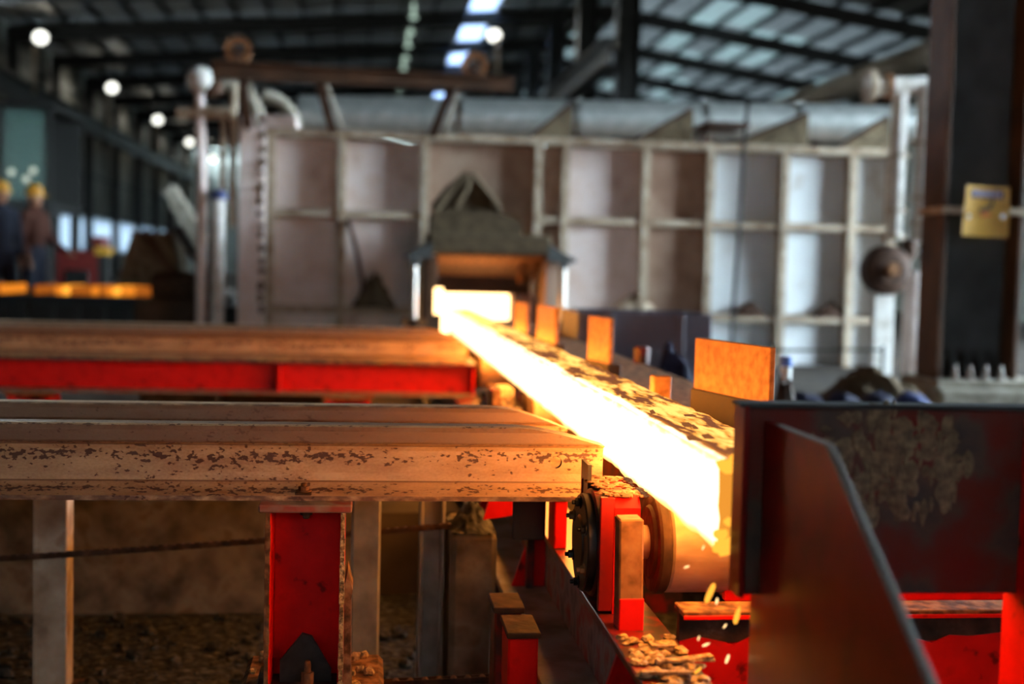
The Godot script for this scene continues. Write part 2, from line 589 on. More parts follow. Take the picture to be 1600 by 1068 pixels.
func setup_camera_and_light() -> void:
	var cam := Camera3D.new()
	cam.name = "camera"
	add_child(cam)
	cam.position = Vector3(0, 1.2, 0)
	cam.rotation_degrees = Vector3(-3.36, -6.56, 1.4)
	cam.fov = 29.86
	var at := CameraAttributesPhysical.new()
	at.frustum_focal_length = 45.0
	at.frustum_focus_distance = 2.62
	at.exposure_aperture = 1.9
	cam.attributes = at
	cam.current = true
	var env := Environment.new()
	env.background_mode = Environment.BG_SKY
	var sm := ProceduralSkyMaterial.new()
	sm.sky_top_color = Color(0.80, 0.90, 0.97)
	sm.sky_horizon_color = Color(0.88, 0.96, 1.0)
	sm.sky_curve = 0.2
	sm.ground_bottom_color = Color(0.30, 0.30, 0.29)
	sm.ground_horizon_color = Color(0.42, 0.42, 0.41)
	sm.sky_energy_multiplier = SKY
	sm.ground_energy_multiplier = SKY * 0.8
	env.sky = Sky.new()
	env.sky.sky_material = sm
	env.tonemap_mode = Environment.TONE_MAPPER_LINEAR
	env.tonemap_exposure = 1.0
	env.sdfgi_enabled = true
	env.ssao_enabled = true
	env.ssil_enabled = true
	var we := WorldEnvironment.new()
	we.name = "world_environment"
	we.environment = env
	add_child(we)
	# the light that the white-hot billet throws to its sides, up and down
	var orange := Color(1.0, 0.345, 0.045).linear_to_srgb()
	var z0 := -1.95
	var z1 := -8.6
	var mid := (z0 + z1) * 0.5
	var len := z0 - z1
	area("billet_light_left", Vector3(0.535, 0.835, mid), Vector3(-1, 0, 0), Vector2(len, 0.13), orange, 8.5)
	area("billet_light_right", Vector3(0.715, 0.835, mid), Vector3(1, 0, 0), Vector2(len, 0.13), orange, 7.0)
	area("billet_light_top", Vector3(0.625, 0.925, mid), Vector3(0, 1, 0), Vector2(len, 0.12), orange, 6.0)
	area("billet_light_bottom", Vector3(0.625, 0.752, mid), Vector3(0, -1, 0), Vector2(len, 0.12), orange, 5.5)
	area("billet_light_end", Vector3(0.625, 0.835, -1.915), Vector3(0, 0, 1), Vector2(0.12, 0.13), orange, 2.0)
	area("mouth_light", Vector3(0.96, 0.81, -11.4), Vector3(0, 0, 1), Vector2(0.6, 0.22), orange, 10.0)

func area(called: String, at: Vector3, towards: Vector3, size: Vector2, col: Color, energy: float) -> AreaLight3D:
	var l := AreaLight3D.new()
	l.name = called
	add_child(l)
	l.area_size = size
	l.area_normalize_energy = false
	l.light_color = col
	l.light_energy = energy
	l.shadow_enabled = true
	l.set("area_range", 40.0)
	l.set("area_attenuation", 2.0)
	var bz := -towards.normalized()
	var bxx := Vector3(0, 0, 1) if absf(towards.z) < 0.5 else Vector3(1, 0, 0)
	var by := bz.cross(bxx).normalized()
	l.transform = Transform3D(Basis(bxx, by, bz), at)
	return l

# ------------------------------------------------------------------ hall shell
const COL_Z0 := -43.0
const COL_S := 5.7
const RIDGE := 8.2
func roof_y(x: float) -> float:
	return lerpf(8.55, 10.1, (x + 11.2) / 19.4) if x < RIDGE else lerpf(10.1, 8.3, (x - RIDGE) / 11.8)

func hsection(s: SurfaceTool, lo: Vector3, hi: Vector3, wide_axis: int, tf := 0.03, tw := 0.02) -> SurfaceTool:   # upright H column; flanges lie across wide_axis
	var c := (lo + hi) * 0.5
	var d := hi - lo
	if wide_axis == 0:
		bx(s, Vector3(lo.x + tf / 2, c.y, c.z), Vector3(tf, d.y, d.z), 0.004)
		bx(s, Vector3(hi.x - tf / 2, c.y, c.z), Vector3(tf, d.y, d.z), 0.004)
		bx(s, c, Vector3(d.x - 2 * tf, d.y, tw), 0.002)
	else:
		bx(s, Vector3(c.x, c.y, lo.z + tf / 2), Vector3(d.x, d.y, tf), 0.004)
		bx(s, Vector3(c.x, c.y, hi.z - tf / 2), Vector3(d.x, d.y, tf), 0.004)
		bx(s, c, Vector3(tw, d.y, d.z - 2 * tf), 0.002)
	return s

func build_hall() -> void:
	var zs := []
	for k in range(-8, 9):
		zs.append(COL_Z0 - COL_S * k)
	var z_near: float = 14.0
	var z_far: float = zs[zs.size() - 1] - 1.0
	# left wall: a plinth strip and a backing, then panels bay by bay
	var s := new_st()
	span(s, Vector3(-11.75, 0.0, z_far), Vector3(-11.5, 1.0, z_near), 0.0)
	span(s, Vector3(-11.75, 1.0, -34.0), Vector3(-11.5, 9.0, z_near), 0.0)
	var wl := struct("wall_left", s, M.wall_sheet, "long grey sheet-metal wall of the hall beyond the cooling bed, with dark columns")
	var col := mesh_of(hsection(new_st(), Vector3(-0.15, 0.0, -0.175), Vector3(0.15, 8.45, 0.175), 1, 0.03, 0.02))
	for k in zs.size():
		put("column", col, M.dark_steel, wl, Vector3(-11.34, 0.0, zs[k]))
		if zs[k] > -36.0:
			continue
		var zb: float = zs[k] - COL_S if k < zs.size() - 1 else zs[k] - 1.0
		var zc: float = (zs[k] + zb) * 0.5
		var ln: float = zs[k] - zb - 0.005
		for row in [[1.0, 1.5, "wall_sheet"], [1.4, 2.85, "window_sheet"], [2.75, 4.6, "wall_sheet"], [4.6, 6.6, "wall_sheet"], [6.6, 9.0, "wall_sheet"]]:
			var p := put("window_pane" if row[2] == "window_sheet" else "wall_panel", mesh_of(span(new_st(), Vector3(-0.03, row[0], -ln / 2), Vector3(0.03, row[1], ln / 2), 0.004)), M[row[2]], wl, Vector3(-11.6, 0, zc))
			if row[2] == "window_sheet":
				p.position.x = -11.56
	var g := new_st()
	span(g, Vector3(-10.62, 5.92, z_far), Vector3(-10.58, 6.5, 10.0), 0.004)
	span(g, Vector3(-10.8, 6.5, z_far), Vector3(-10.4, 6.54, 10.0), 0.004)
	span(g, Vector3(-10.8, 5.88, z_far), Vector3(-10.4, 5.92, 10.0), 0.004)
	obj("crane_girder", g, M.dark_steel, wl)
	for y in [2.9, 4.5, 7.6]:
		obj("girt", span(new_st(), Vector3(-11.56, y, z_far), Vector3(-11.49, y + 0.12, -34.0), 0.004), M.dark_steel, wl)
	# right wall: open over a wide doorway that lets the daylight in
	s = new_st()
	span(s, Vector3(13.4, 0.0, z_far), Vector3(13.65, 6.0, -15.0), 0.0)
	span(s, Vector3(13.4, 0.0, -5.5), Vector3(13.65, 9.8, z_near), 0.0)
	span(s, Vector3(13.4, 6.2, -15.0), Vector3(13.65, 9.8, -5.5), 0.0)
	span(s, Vector3(13.4, 6.0, -15.2), Vector3(20.2, 9.8, -14.95), 0.0)
	span(s, Vector3(19.95, 0.0, z_far), Vector3(20.2, 8.6, -15.0), 0.0)
	var wr := struct("wall_right", s, M.wall_sheet, "grey sheet-metal side wall with a wide open doorway, beyond the column")
	var short := mesh_of(hsection(new_st(), Vector3(-0.25, 0.0, -0.3), Vector3(0.25, 5.9, 0.3), 1, 0.04, 0.03))
	for k in zs.size():
		if zs[k] < -16.0:
			put("column", short, M.dark_steel, wr, Vector3(13.05, 0.0, zs[k]))
	g = new_st()
	span(g, Vector3(12.5, 5.95, z_far), Vector3(12.54, 6.42, -16.0), 0.004)
	span(g, Vector3(12.3, 6.42, z_far), Vector3(12.75, 6.46, -16.0), 0.004)
	span(g, Vector3(12.3, 5.91, z_far), Vector3(12.75, 5.95, -16.0), 0.004)
	obj("crane_girder", g, M.furnace_frame, wr)
	# end walls
	s = span(new_st(), Vector3(-11.75, 0, z_far - 0.25), Vector3(20.2, 10.3, z_far), 0.0)
	struct("wall_end", s, M.wall_sheet, "far grey gable wall at the end of the hall")
	s = span(new_st(), Vector3(-11.75, 0, z_near), Vector3(13.65, 3.5, z_near + 0.25), 0.0)
	span(s, Vector3(-11.75, 7.0, z_near), Vector3(13.65, 10.3, z_near + 0.25), 0.0)
	var wb := struct("wall_back", s, M.wall_sheet, "grey near gable wall with an added band of fill-light window panes")
	for i in 8:
		obj("window_pane", span(new_st(), Vector3(-11.7 + i * 3.17, 3.5, z_near + 0.08), Vector3(-8.6 + i * 3.17, 7.0, z_near + 0.12), 0.0), M.rear_fill_sheet, wb)  # unseen translucent panes, added for soft fill light from behind the camera
	# roof
	s = new_st()
	for half in [[-11.75, RIDGE], [RIDGE, 20.2]]:
		var pts := PackedVector2Array([Vector2(half[0], roof_y(half[0]) + 0.12), Vector2(half[1], roof_y(half[1]) + 0.12), Vector2(half[1], roof_y(half[1]) + 0.2), Vector2(half[0], roof_y(half[0]) + 0.2)])
		prism(s, pts, z_near + 37.4, Transform3D(Basis(), Vector3(0, 0, (z_near - 37.4) * 0.5)))
	var roof := struct("ceiling", s, M.roof_sheet, "gabled sheet roof of the hall on dark rafters and purlins, with skylights")
	var raf := new_st()
	for half in [[-11.3, RIDGE], [RIDGE, 19.9]]:
		prism(raf, PackedVector2Array([Vector2(half[0], roof_y(half[0]) - 0.55), Vector2(half[1], roof_y(half[1]) - 0.55), Vector2(half[1], roof_y(half[1]) - 0.1), Vector2(half[0], roof_y(half[0]) - 0.1)]), 0.16)
	var rm := mesh_of(raf)
	for z in zs:
		put("rafter", rm, M.dark_steel, roof, Vector3(0, 0, z))
	var xs := []
	for i in 31:
		xs.append(-11.75 + i * 31.95 / 30.0)
	for i in xs.size():
		var yy: float = roof_y(xs[i])
		put("purlin", mesh_of(span(new_st(), Vector3(-0.05, -0.1, z_far), Vector3(0.05, 0.08, z_near), 0.003)), M.dark_steel, roof, Vector3(xs[i], yy, 0))
		if i == xs.size() - 1:
			continue
		var x1: float = xs[i + 1]
		var xm: float = (xs[i] + x1) * 0.5
		var tilt := atan2(roof_y(x1) - roof_y(xs[i]), x1 - xs[i])
		var sheet := mesh_of(bx(new_st(), Vector3.ZERO, Vector3(1.07, 0.03, COL_S - 0.02), 0.003, Basis(Vector3(0, 0, 1), tilt)))
		for k in zs.size() - 1:
			if zs[k] > -36.0:
				continue
			var kind := "roof_sheet"
			if i == 14:
				kind = "skylight_sheet"
			elif xm > 9.5 and xm < 14.5 and ((i * 7 + k * 5) % 11) < 4:
				kind = "fibreglass_sheet"
			elif xm > 7.0 and xm < 18.0 and ((i * 5 + k * 3) % 9) < 1:
				kind = "fibreglass_sheet"
			if kind == "roof_sheet" and xm > 8.0:
				kind = "dull_sheet"
			put("skylight_panel" if kind in ["skylight_sheet", "fibreglass_sheet"] else "roof_panel", sheet, M[kind], roof, Vector3(xm, (roof_y(xs[i]) + roof_y(x1)) * 0.5 + 0.1, zs[k] - COL_S * 0.5))
	# columns between the two crane bays
	var mid := mesh_of(hsection(new_st(), Vector3(-0.28, 0, -0.25), Vector3(0.28, 9.3, 0.25), 0, 0.03, 0.02))
	var row := new_st()
	span(row, Vector3(5.6, 6.0, z_far), Vector3(5.64, 6.6, -30.0), 0.004)
	span(row, Vector3(5.42, 6.6, z_far), Vector3(5.82, 6.64, -30.0), 0.004)
	span(row, Vector3(5.42, 5.96, z_far), Vector3(5.82, 6.0, -30.0), 0.004)
	var tr := struct("trim_1", row, M.dark_steel, "dark crane girder on the row of columns that splits the hall in two")
	for k in range(0, 9):
		put("column", mid, M.steel_grey, tr, Vector3(6.2, 0.3, -31.0 - 6.0 * k))

func build_floor() -> void:
	var s := new_st()
	span(s, Vector3(-11.75, 0.0, -90.0), Vector3(20.2, HALL_Y, -4.62), 0.0)
	span(s, Vector3(1.45, 0.0, -4.62), Vector3(13.65, HALL_Y, 14.0), 0.0)
	struct("floor", s, M.hall_floor, "dusty grey concrete floor of the hall")
	s = span(new_st(), Vector3(-11.75, -0.3, -4.62), Vector3(1.45, 0.0, 14.0), 0.0)
	struct("floor", s, M.debris, "dark debris-strewn floor of the pit under the rails")
	s = span(new_st(), Vector3(-11.5, 0.0, -4.62), Vector3(0.055, 0.655, -4.36), 0.006)
	struct("wall_pit", s, M.concrete, "low brown concrete wall of the pit behind the rails")
	# rubble on the pit floor: nobody could count it
	var st := lump(new_st(), Vector3.ZERO, Vector3(1, 0.6, 0.9), 8, 0.7, 7, 4)
	var mm := MultiMesh.new()
	mm.transform_format = MultiMesh.TRANSFORM_3D
	mm.mesh = mesh_of(st)
	mm.instance_count = 900
	for i in 900:
		var r := 0.006 + 0.022 * pow(rng.randf(), 3.0)
		var b := Basis.from_euler(Vector3(rng.randf() * TAU, rng.randf() * TAU, 0)).scaled(Vector3.ONE * r)
		mm.set_instance_transform(i, Transform3D(b, Vector3(rng.randf_range(-1.6, 0.6), r * 0.3, rng.randf_range(-4.3, -2.6))))
	var rub := MultiMeshInstance3D.new()
	rub.name = "rubble"
	rub.multimesh = mm
	rub.material_override = M.debris
	add_child(rub)
	rub.set_meta("kind", "stuff")
	tag(rub, "dark slag rubble scattered over the pit floor under the rails", "rubble")

# ------------------------------------------------------------------ the billet
func build_billet() -> void:
	var root := thing("hot_billet", "long white-hot steel billet running from the furnace mouth to the stop plate", "billet", Vector3(0.625, 0.76, -1.935))
	var nseg := 150
	var len := 6.66
	var noise := FastNoiseLite.new()
	noise.seed = 9
	noise.frequency = 1.0
	noise.fractal_octaves = 4
	var prof := []     # round the section: left face bottom to top, top, right, bottom
	var hw := 0.072
	var hh := 0.075
	var rc := 0.011
	var corners := [[Vector2(-hw, -hh), PI], [Vector2(-hw, hh), PI * 0.5], [Vector2(hw, hh), 0.0], [Vector2(hw, -hh), -PI * 0.5]]
	for k in 4:
		var c: Vector2 = corners[k][0]
		var cc := Vector2(c.x - signf(c.x) * rc, c.y - signf(c.y) * rc)
		# arc from the previous face to the next, clockwise as seen from the camera
		var a0: float = [-PI * 0.5, PI, PI * 0.5, 0.0][k]
		for q in 5:
			var ang: float = a0 - PI * 0.5 * q / 4.0 if k != 0 else -PI * 0.5 - PI * 0.5 * q / 4.0
			prof.append([cc + Vector2(cos(ang), sin(ang)) * rc, k * 0.25 + (-0.012 + 0.024 * q / 4.0)])
		var nxt: Vector2 = corners[(k + 1) % 4][0]
		for q in range(1, 6):
			var f := q / 6.0
			var dirv := (nxt - c).normalized()
			var nrm := Vector2(-dirv.y, dirv.x)
			var p0 := cc + nrm * rc
			var p1 := Vector2(nxt.x - signf(nxt.x) * rc, nxt.y - signf(nxt.y) * rc) + nrm * rc
			prof.append([p0.lerp(p1, f), k * 0.25 + 0.012 + 0.226 * f])
	var n := prof.size()
	var s := new_st()
	s.set_smooth_group(1)
	var pt := func(i: int, k: int) -> Vector3:
		var z := -len * i / nseg
		var p: Vector2 = prof[k % n][0]
		var d := 0.0035 * noise.get_noise_3d(p.x * 20.0, p.y * 20.0, z * 9.0) + 0.0015 * noise.get_noise_3d(p.x * 90.0, p.y * 90.0, z * 40.0)
		p = p * (1.0 + d / 0.06)
		return Vector3(p.x, p.y + hh, z)
	for i in nseg:
		for k in n:
			var q := [pt.call(i, k), pt.call(i, k + 1), pt.call(i + 1, k + 1), pt.call(i + 1, k)]
			var v0: float = prof[k][1]
			var v1: float = prof[(k + 1) % n][1] + (1.0 if k == n - 1 else 0.0)
			var uv := [Vector2(float(i) / nseg, v0), Vector2(float(i) / nseg, v1), Vector2(float(i + 1) / nseg, v1), Vector2(float(i + 1) / nseg, v0)]
			var outw: Vector3 = (q[0] + q[2]) * 0.5 - Vector3(0, hh, -len * (i + 0.5) / nseg)
			var flip: bool = (q[0] - q[2]).cross(q[0] - q[1]).dot(outw) < 0.0
			for t in ([0, 2, 1, 0, 3, 2] if flip else [0, 1, 2, 0, 2, 3]):
				s.set_uv(uv[t])
				s.add_vertex(q[t])
	obj("bar", s, billet_material(), root)
	# the sheared near end and the far end
	for e in [0, nseg]:
		s = new_st()
		s.set_smooth_group(-1)
		var c := Vector3(0, hh, pt.call(e, 0).z + (-0.035 if e == 0 else -0.01))
		for k in n:
			var a: Vector3 = pt.call(e, k)
			var b: Vector3 = pt.call(e, k + 1)
			var am := (a + c) * 0.5 + Vector3(0, 0, 0.016 * noise.get_noise_2d(a.x * 60.0, a.y * 60.0) + (-0.004 if e == 0 else -0.004))
			var bm := (b + c) * 0.5 + Vector3(0, 0, 0.016 * noise.get_noise_2d(b.x * 60.0, b.y * 60.0) + (-0.004 if e == 0 else -0.004))
			var nn := Vector3(0, 0, 1.0 if e == 0 else -1.0)
			quad_n(s, a, b, bm, am, nn)
			tri_n(s, am, bm, c, nn)
		obj("sheared_end", s, M.end_glow if e == 0 else M.mouth_glow, root)
	s = new_st()
	for q in [[-0.06, 0.01, 0.018], [-0.045, 0.018, 0.014], [-0.066, 0.03, 0.012], [-0.03, 0.008, 0.013], [-0.02, 0.02, 0.01], [-0.062, 0.138, 0.016], [-0.04, 0.142, 0.02], [-0.015, 0.144, 0.014], [-0.052, 0.05, 0.01]]:
		lump(s, Vector3(q[0], q[1], 0.0), Vector3(q[2], q[2] * 0.7, q[2] * 0.8), int(q[0] * 900) + 200, 0.6, 8, 6)
	obj("ragged_burr", s, M.bar_yellow, root).set_meta("kind", "stuff")
	# curled flakes of scale along the upper left edge and over the top
	s = new_st()
	var fr := RandomNumberGenerator.new()
	fr.seed = 3
	for i in 26:
		var z := -0.05 - 3.0 * pow(fr.randf(), 1.3)
		var fx := -hw + 0.012 + pow(fr.randf(), 1.6) * 0.12
		var l := fr.randf_range(0.01, 0.035)
		var w := fr.randf_range(0.004, 0.012)
		var y := 2 * hh + 0.001
		s.set_smooth_group(-1)
		var a := Vector3(fx - w, y, z)
		var b := Vector3(fx + w, y + 0.001, z + l * 0.3)
		var c := Vector3(fx + w * 0.6, y + fr.randf_range(0.002, 0.006), z - l)
		var d := Vector3(fx - w * 1.1, y + fr.randf_range(0.001, 0.005), z - l * 0.8)
		quad_n(s, a, b, c, d, Vector3.UP)
		quad_n(s, a - Vector3(0, 0.0015, 0), b - Vector3(0, 0.0015, 0), c - Vector3(0, 0.0015, 0), d - Vector3(0, 0.0015, 0), Vector3.DOWN)
	obj("scale_flakes", s, M.flake_glow, root).set_meta("kind", "stuff")

# ------------------------------------------------------------------ skid rails
func rail_shape() -> PackedVector2Array:     # (z, y) of a flat-bottomed rail, foot at y = 0
	var half := [[0.066, 0.0], [0.066, 0.010], [0.030, 0.022], [0.012, 0.034], [0.0085, 0.050], [0.0085, 0.098], [0.012, 0.108], [0.034, 0.116], [0.036, 0.120], [0.0365, 0.142], [0.032, 0.151], [0.024, 0.154]]
	var pts := PackedVector2Array()
	for p in half:
		pts.append(Vector2(p[0], p[1]))
	half.reverse()
	for p in half:
		pts.append(Vector2(-p[0], p[1]))
	return pts

func rail(label: String, x0: float, x1: float, y: float, z: float, taper: float, drop: float, hole := 0.0) -> void:
	var c := CSGCombiner3D.new()
	c.name = numbered("skid_rail")
	add_child(c)
	tag(c, label, "rail", "")
	c.position = Vector3(0, y, z)
	var p := CSGPolygon3D.new()
	p.name = "rail_body"
	var shape := rail_shape()
	p.polygon = shape
	p.mode = CSGPolygon3D.MODE_DEPTH
	p.depth = x1 - x0
	p.material = M.rail
	c.add_child(p)
	p.transform = Transform3D(Basis(Vector3(0, 0, -1), Vector3(0, 1, 0), Vector3(1, 0, 0)), Vector3(x1, 0, 0))   # depth runs to -x
	var cut := CSGPolygon3D.new()      # the head ground down towards the billet
	cut.name = "ground_taper"
	cut.operation = CSGShape3D.OPERATION_SUBTRACTION
	var pts := PackedVector2Array([Vector2(x1 + 0.05, 0.3), Vector2(x1 - taper, 0.3), Vector2(x1 - taper, 0.156)])
	for k in 9:
		var f := k / 8.0
		pts.append(Vector2(x1 - taper + (taper + 0.02) * f, 0.154 - drop * f * f * (1.6 - 0.6 * f)))
	pts.append(Vector2(x1 + 0.05, 0.154 - drop))
	cut.polygon = pts
	cut.depth = 0.2
	cut.position = Vector3(0, 0, 0.1)
	cut.material = M.rail
	c.add_child(cut)
	if hole > 0.0:
		var h := CSGCylinder3D.new()
		h.name = "bolt_hole"
		h.operation = CSGShape3D.OPERATION_SUBTRACTION
		h.radius = 0.013
		h.height = 0.1
		h.sides = 20
		h.material = M.rust_dark
		c.add_child(h)
		h.rotation.x = PI / 2
		h.position = Vector3(hole, 0.075, 0.0)

func build_rails() -> void:
	rail("nearest rusty skid rail with pitted web and a bolt hole beside the billet", -3.2, 0.52, 0.703, -2.742, 0.22, 0.045, 0.417)
	rail("rusty skid rail lying just behind the nearest rail", -3.2, 0.50, 0.703, -3.12, 0.20, 0.06)
	rail("blurred rusty skid rail on top of the long red beam", -5.0, 0.50, 0.708, -6.45, 0.2, 0.06)
	rail("hindmost skid rail behind the one on the red beam", -5.0, 0.50, 0.708, -6.85, 0.2, 0.06)
	# red H post that carries the nearest rail
	var p := thing("support_post", "red H-section post under the nearest rail, paint chipped along its edges", "post", Vector3(-0.115, 0.3, -2.72))
	obj("cap_plate", bx(new_st(), Vector3(0, 0.394, 0), Vector3(0.19, 0.016, 0.18), 0.003), M.dusty_red, p)
	var s := new_st()
	bx(s, Vector3(-0.075, 0.193, 0), Vector3(0.011, 0.386, 0.15), 0.002)
	bx(s, Vector3(0.075, 0.193, 0), Vector3(0.011, 0.386, 0.15), 0.002)
	bx(s, Vector3(0, 0.193, -0.045), Vector3(0.139, 0.386, 0.008), 0.001)
	obj("column", s, M.red_paint, p)
	for e in [-1, 1]:
		s = new_st()       # bare, chipped front edges of the flanges
		for k in 14:
			var y0 := 0.386 * k / 14.0
			bx(s, Vector3(e * 0.0765, y0 + 0.0138, 0.0755), Vector3(0.0085 + rng.randf() * 0.004, 0.0276, 0.003), 0.0008, Basis(Vector3(0, 0, 1), rng.randf_range(-0.02, 0.02)))
		obj("chipped_edge", s, M.mill_scale if e == 1 else M.rust, p)
	s = prism(new_st(), PackedVector2Array([Vector2(-0.052, 0), Vector2(0.056, 0), Vector2(0.056, 0.03), Vector2(0.014, 0.102), Vector2(-0.006, 0.108), Vector2(-0.052, 0.05)]), 0.01, Transform3D(Basis(), Vector3(0, 0.006, 0.01)))
	obj("stiffener", s, M.cover_plate, p)
	obj("base_plate", bx(new_st(), Vector3(0.0, 0.004, 0.02), Vector3(0.2, 0.012, 0.24), 0.003), M.rust_dark, p)
	obj("anchor_bolt", hexbolt(new_st(), Transform3D(Basis(), Vector3(0.008, 0.008, 0.055)), 0.013, 0.048), M.rust, p)
	obj("anchor_bolt", hexbolt(new_st(), Transform3D(Basis(Vector3.RIGHT, PI), Vector3(0.0, 0.386, 0.045)), 0.013, 0.016), M.rust_dark, p)
	obj("splice_strip", prism(new_st(), PackedVector2Array([Vector2(0, 0), Vector2(0.016, 0), Vector2(0.014, 0.2), Vector2(0.017, 0.22), Vector2(0.006, 0.26), Vector2(0.0, 0.23)]), 0.1, Transform3D(Basis(), Vector3(0.082, 0.0, 0.02))), M.rust, p)
	# rail clip bolt on the foot
	var b := thing("rail_clip", "rusty clip bolt on the foot of the nearest rail above the red post", "bolt", Vector3(-0.122, 0.713, -2.69))
	obj("clip", bx(new_st(), Vector3(0, 0.004, 0.0), Vector3(0.034, 0.008, 0.026), 0.002), M.rust_dark, b)
	obj("bolt", hexbolt(new_st(), Transform3D(Basis(), Vector3(0, 0.008, 0)), 0.011, 0.014), M.rust, b)
	# pier under the post
	s = new_st()
	bx(s, Vector3(-0.1, 0.14, -2.78), Vector3(0.31, 0.292, 0.4), 0.012)
	var pier := obj("masonry_pier", s, M.rust, self)
	tag(pier, "rust-stained masonry pier under the red post", "pier")
	s = new_st()
	for k in 46:
		var a := Vector3(rng.randf_range(-0.245, 0.055), 0.29, rng.randf_range(-2.97, -2.6))
		if absf(a.x + 0.115) < 0.085 and a.z > -2.83:
			a.z = rng.randf_range(-2.63, -2.59)
		lump(s, a, Vector3(rng.randf_range(0.006, 0.02), rng.randf_range(0.005, 0.016), rng.randf_range(0.006, 0.018)), k, 0.6, 6, 4)
	var sc := obj("slag_lumps", s, M.mill_scale)
	sc.set_meta("kind", "stuff")
	tag(sc, "lumps of fallen mill scale around the foot of the red post", "scale")
	# long red H beam under the far rails
	var rb := thing("red_beam", "long red H beam lying level under the two far rails", "beam", Vector3(0, 0.54, -6.5))
	s = new_st()
	obj("bottom_flange", span(new_st(), Vector3(-5.0, 0.0, -0.12), Vector3(0.56, 0.013, 0.12), 0.002), M.dusty_red, rb)
	span(s, Vector3(-5.0, 0.013, -0.006), Vector3(0.56, 0.155, 0.006), 0.001)
	for xx in [-0.42, 0.545]:
		span(s, Vector3(xx - 0.006, 0.013, -0.11), Vector3(xx + 0.006, 0.155, 0.11), 0.001)
	obj("beam", s, M.red_paint, rb)
	s = new_st()
	span(s, Vector3(-5.0, 0.155, -0.46), Vector3(0.56, 0.168, 0.13), 0.002)
	obj("top_flange", s, M.red_dirty, rb)
	s = new_st()       # plates of scale lying on the flange
	var fr := RandomNumberGenerator.new()
	fr.seed = 12
	for k in 40:
		var xx := fr.randf_range(-2.0, 0.5)
		bx(s, Vector3(xx, 0.171, 0.085 + fr.randf_range(-0.02, 0.03)), Vector3(fr.randf_range(0.03, 0.16), 0.006, fr.randf_range(0.02, 0.06)), 0.001, Basis(Vector3.UP, fr.randf_range(-0.4, 0.4)))
	var fl := obj("scale_flakes", s, M.mill_scale, rb)
	fl.set_meta("kind", "stuff")
	var plates := [["rusty flat offcut lying on the top flange of the long red beam", -0.45, 0.16, 0.012]]
	for q in plates:
		tag(obj("scale_plate", bx(new_st(), Vector3(q[1], 0.716, -6.40), Vector3(q[2], q[3], 0.1), 0.003, Basis(Vector3.UP, 0.15)), M.mill_scale), q[0], "offcut")
	for q in [[-1.61, "red H post under the long red beam, left of the grey block", 0.2], [-0.08, "red H post under the long red beam, nearest to the billet", 0.22]]:
		var pp := thing("support_post", q[1], "post", Vector3(q[0], HALL_Y, -6.5))
		s = new_st()
		var w: float = q[2] * 0.5
		bx(s, Vector3(-w + 0.012, 0.11, 0), Vector3(0.024, 0.22, 0.2), 0.002)
		bx(s, Vector3(w - 0.012, 0.11, 0), Vector3(0.024, 0.22, 0.2), 0.002)
		bx(s, Vector3(0, 0.11, -0.04), Vector3(2 * w - 0.05, 0.22, 0.012), 0.002)
		obj("column", s, M.red_paint, pp)
		obj("cap_plate", bx(new_st(), Vector3(0, 0.23, 0), Vector3(2 * w + 0.03, 0.02, 0.22), 0.003), M.ochre_steel, pp)

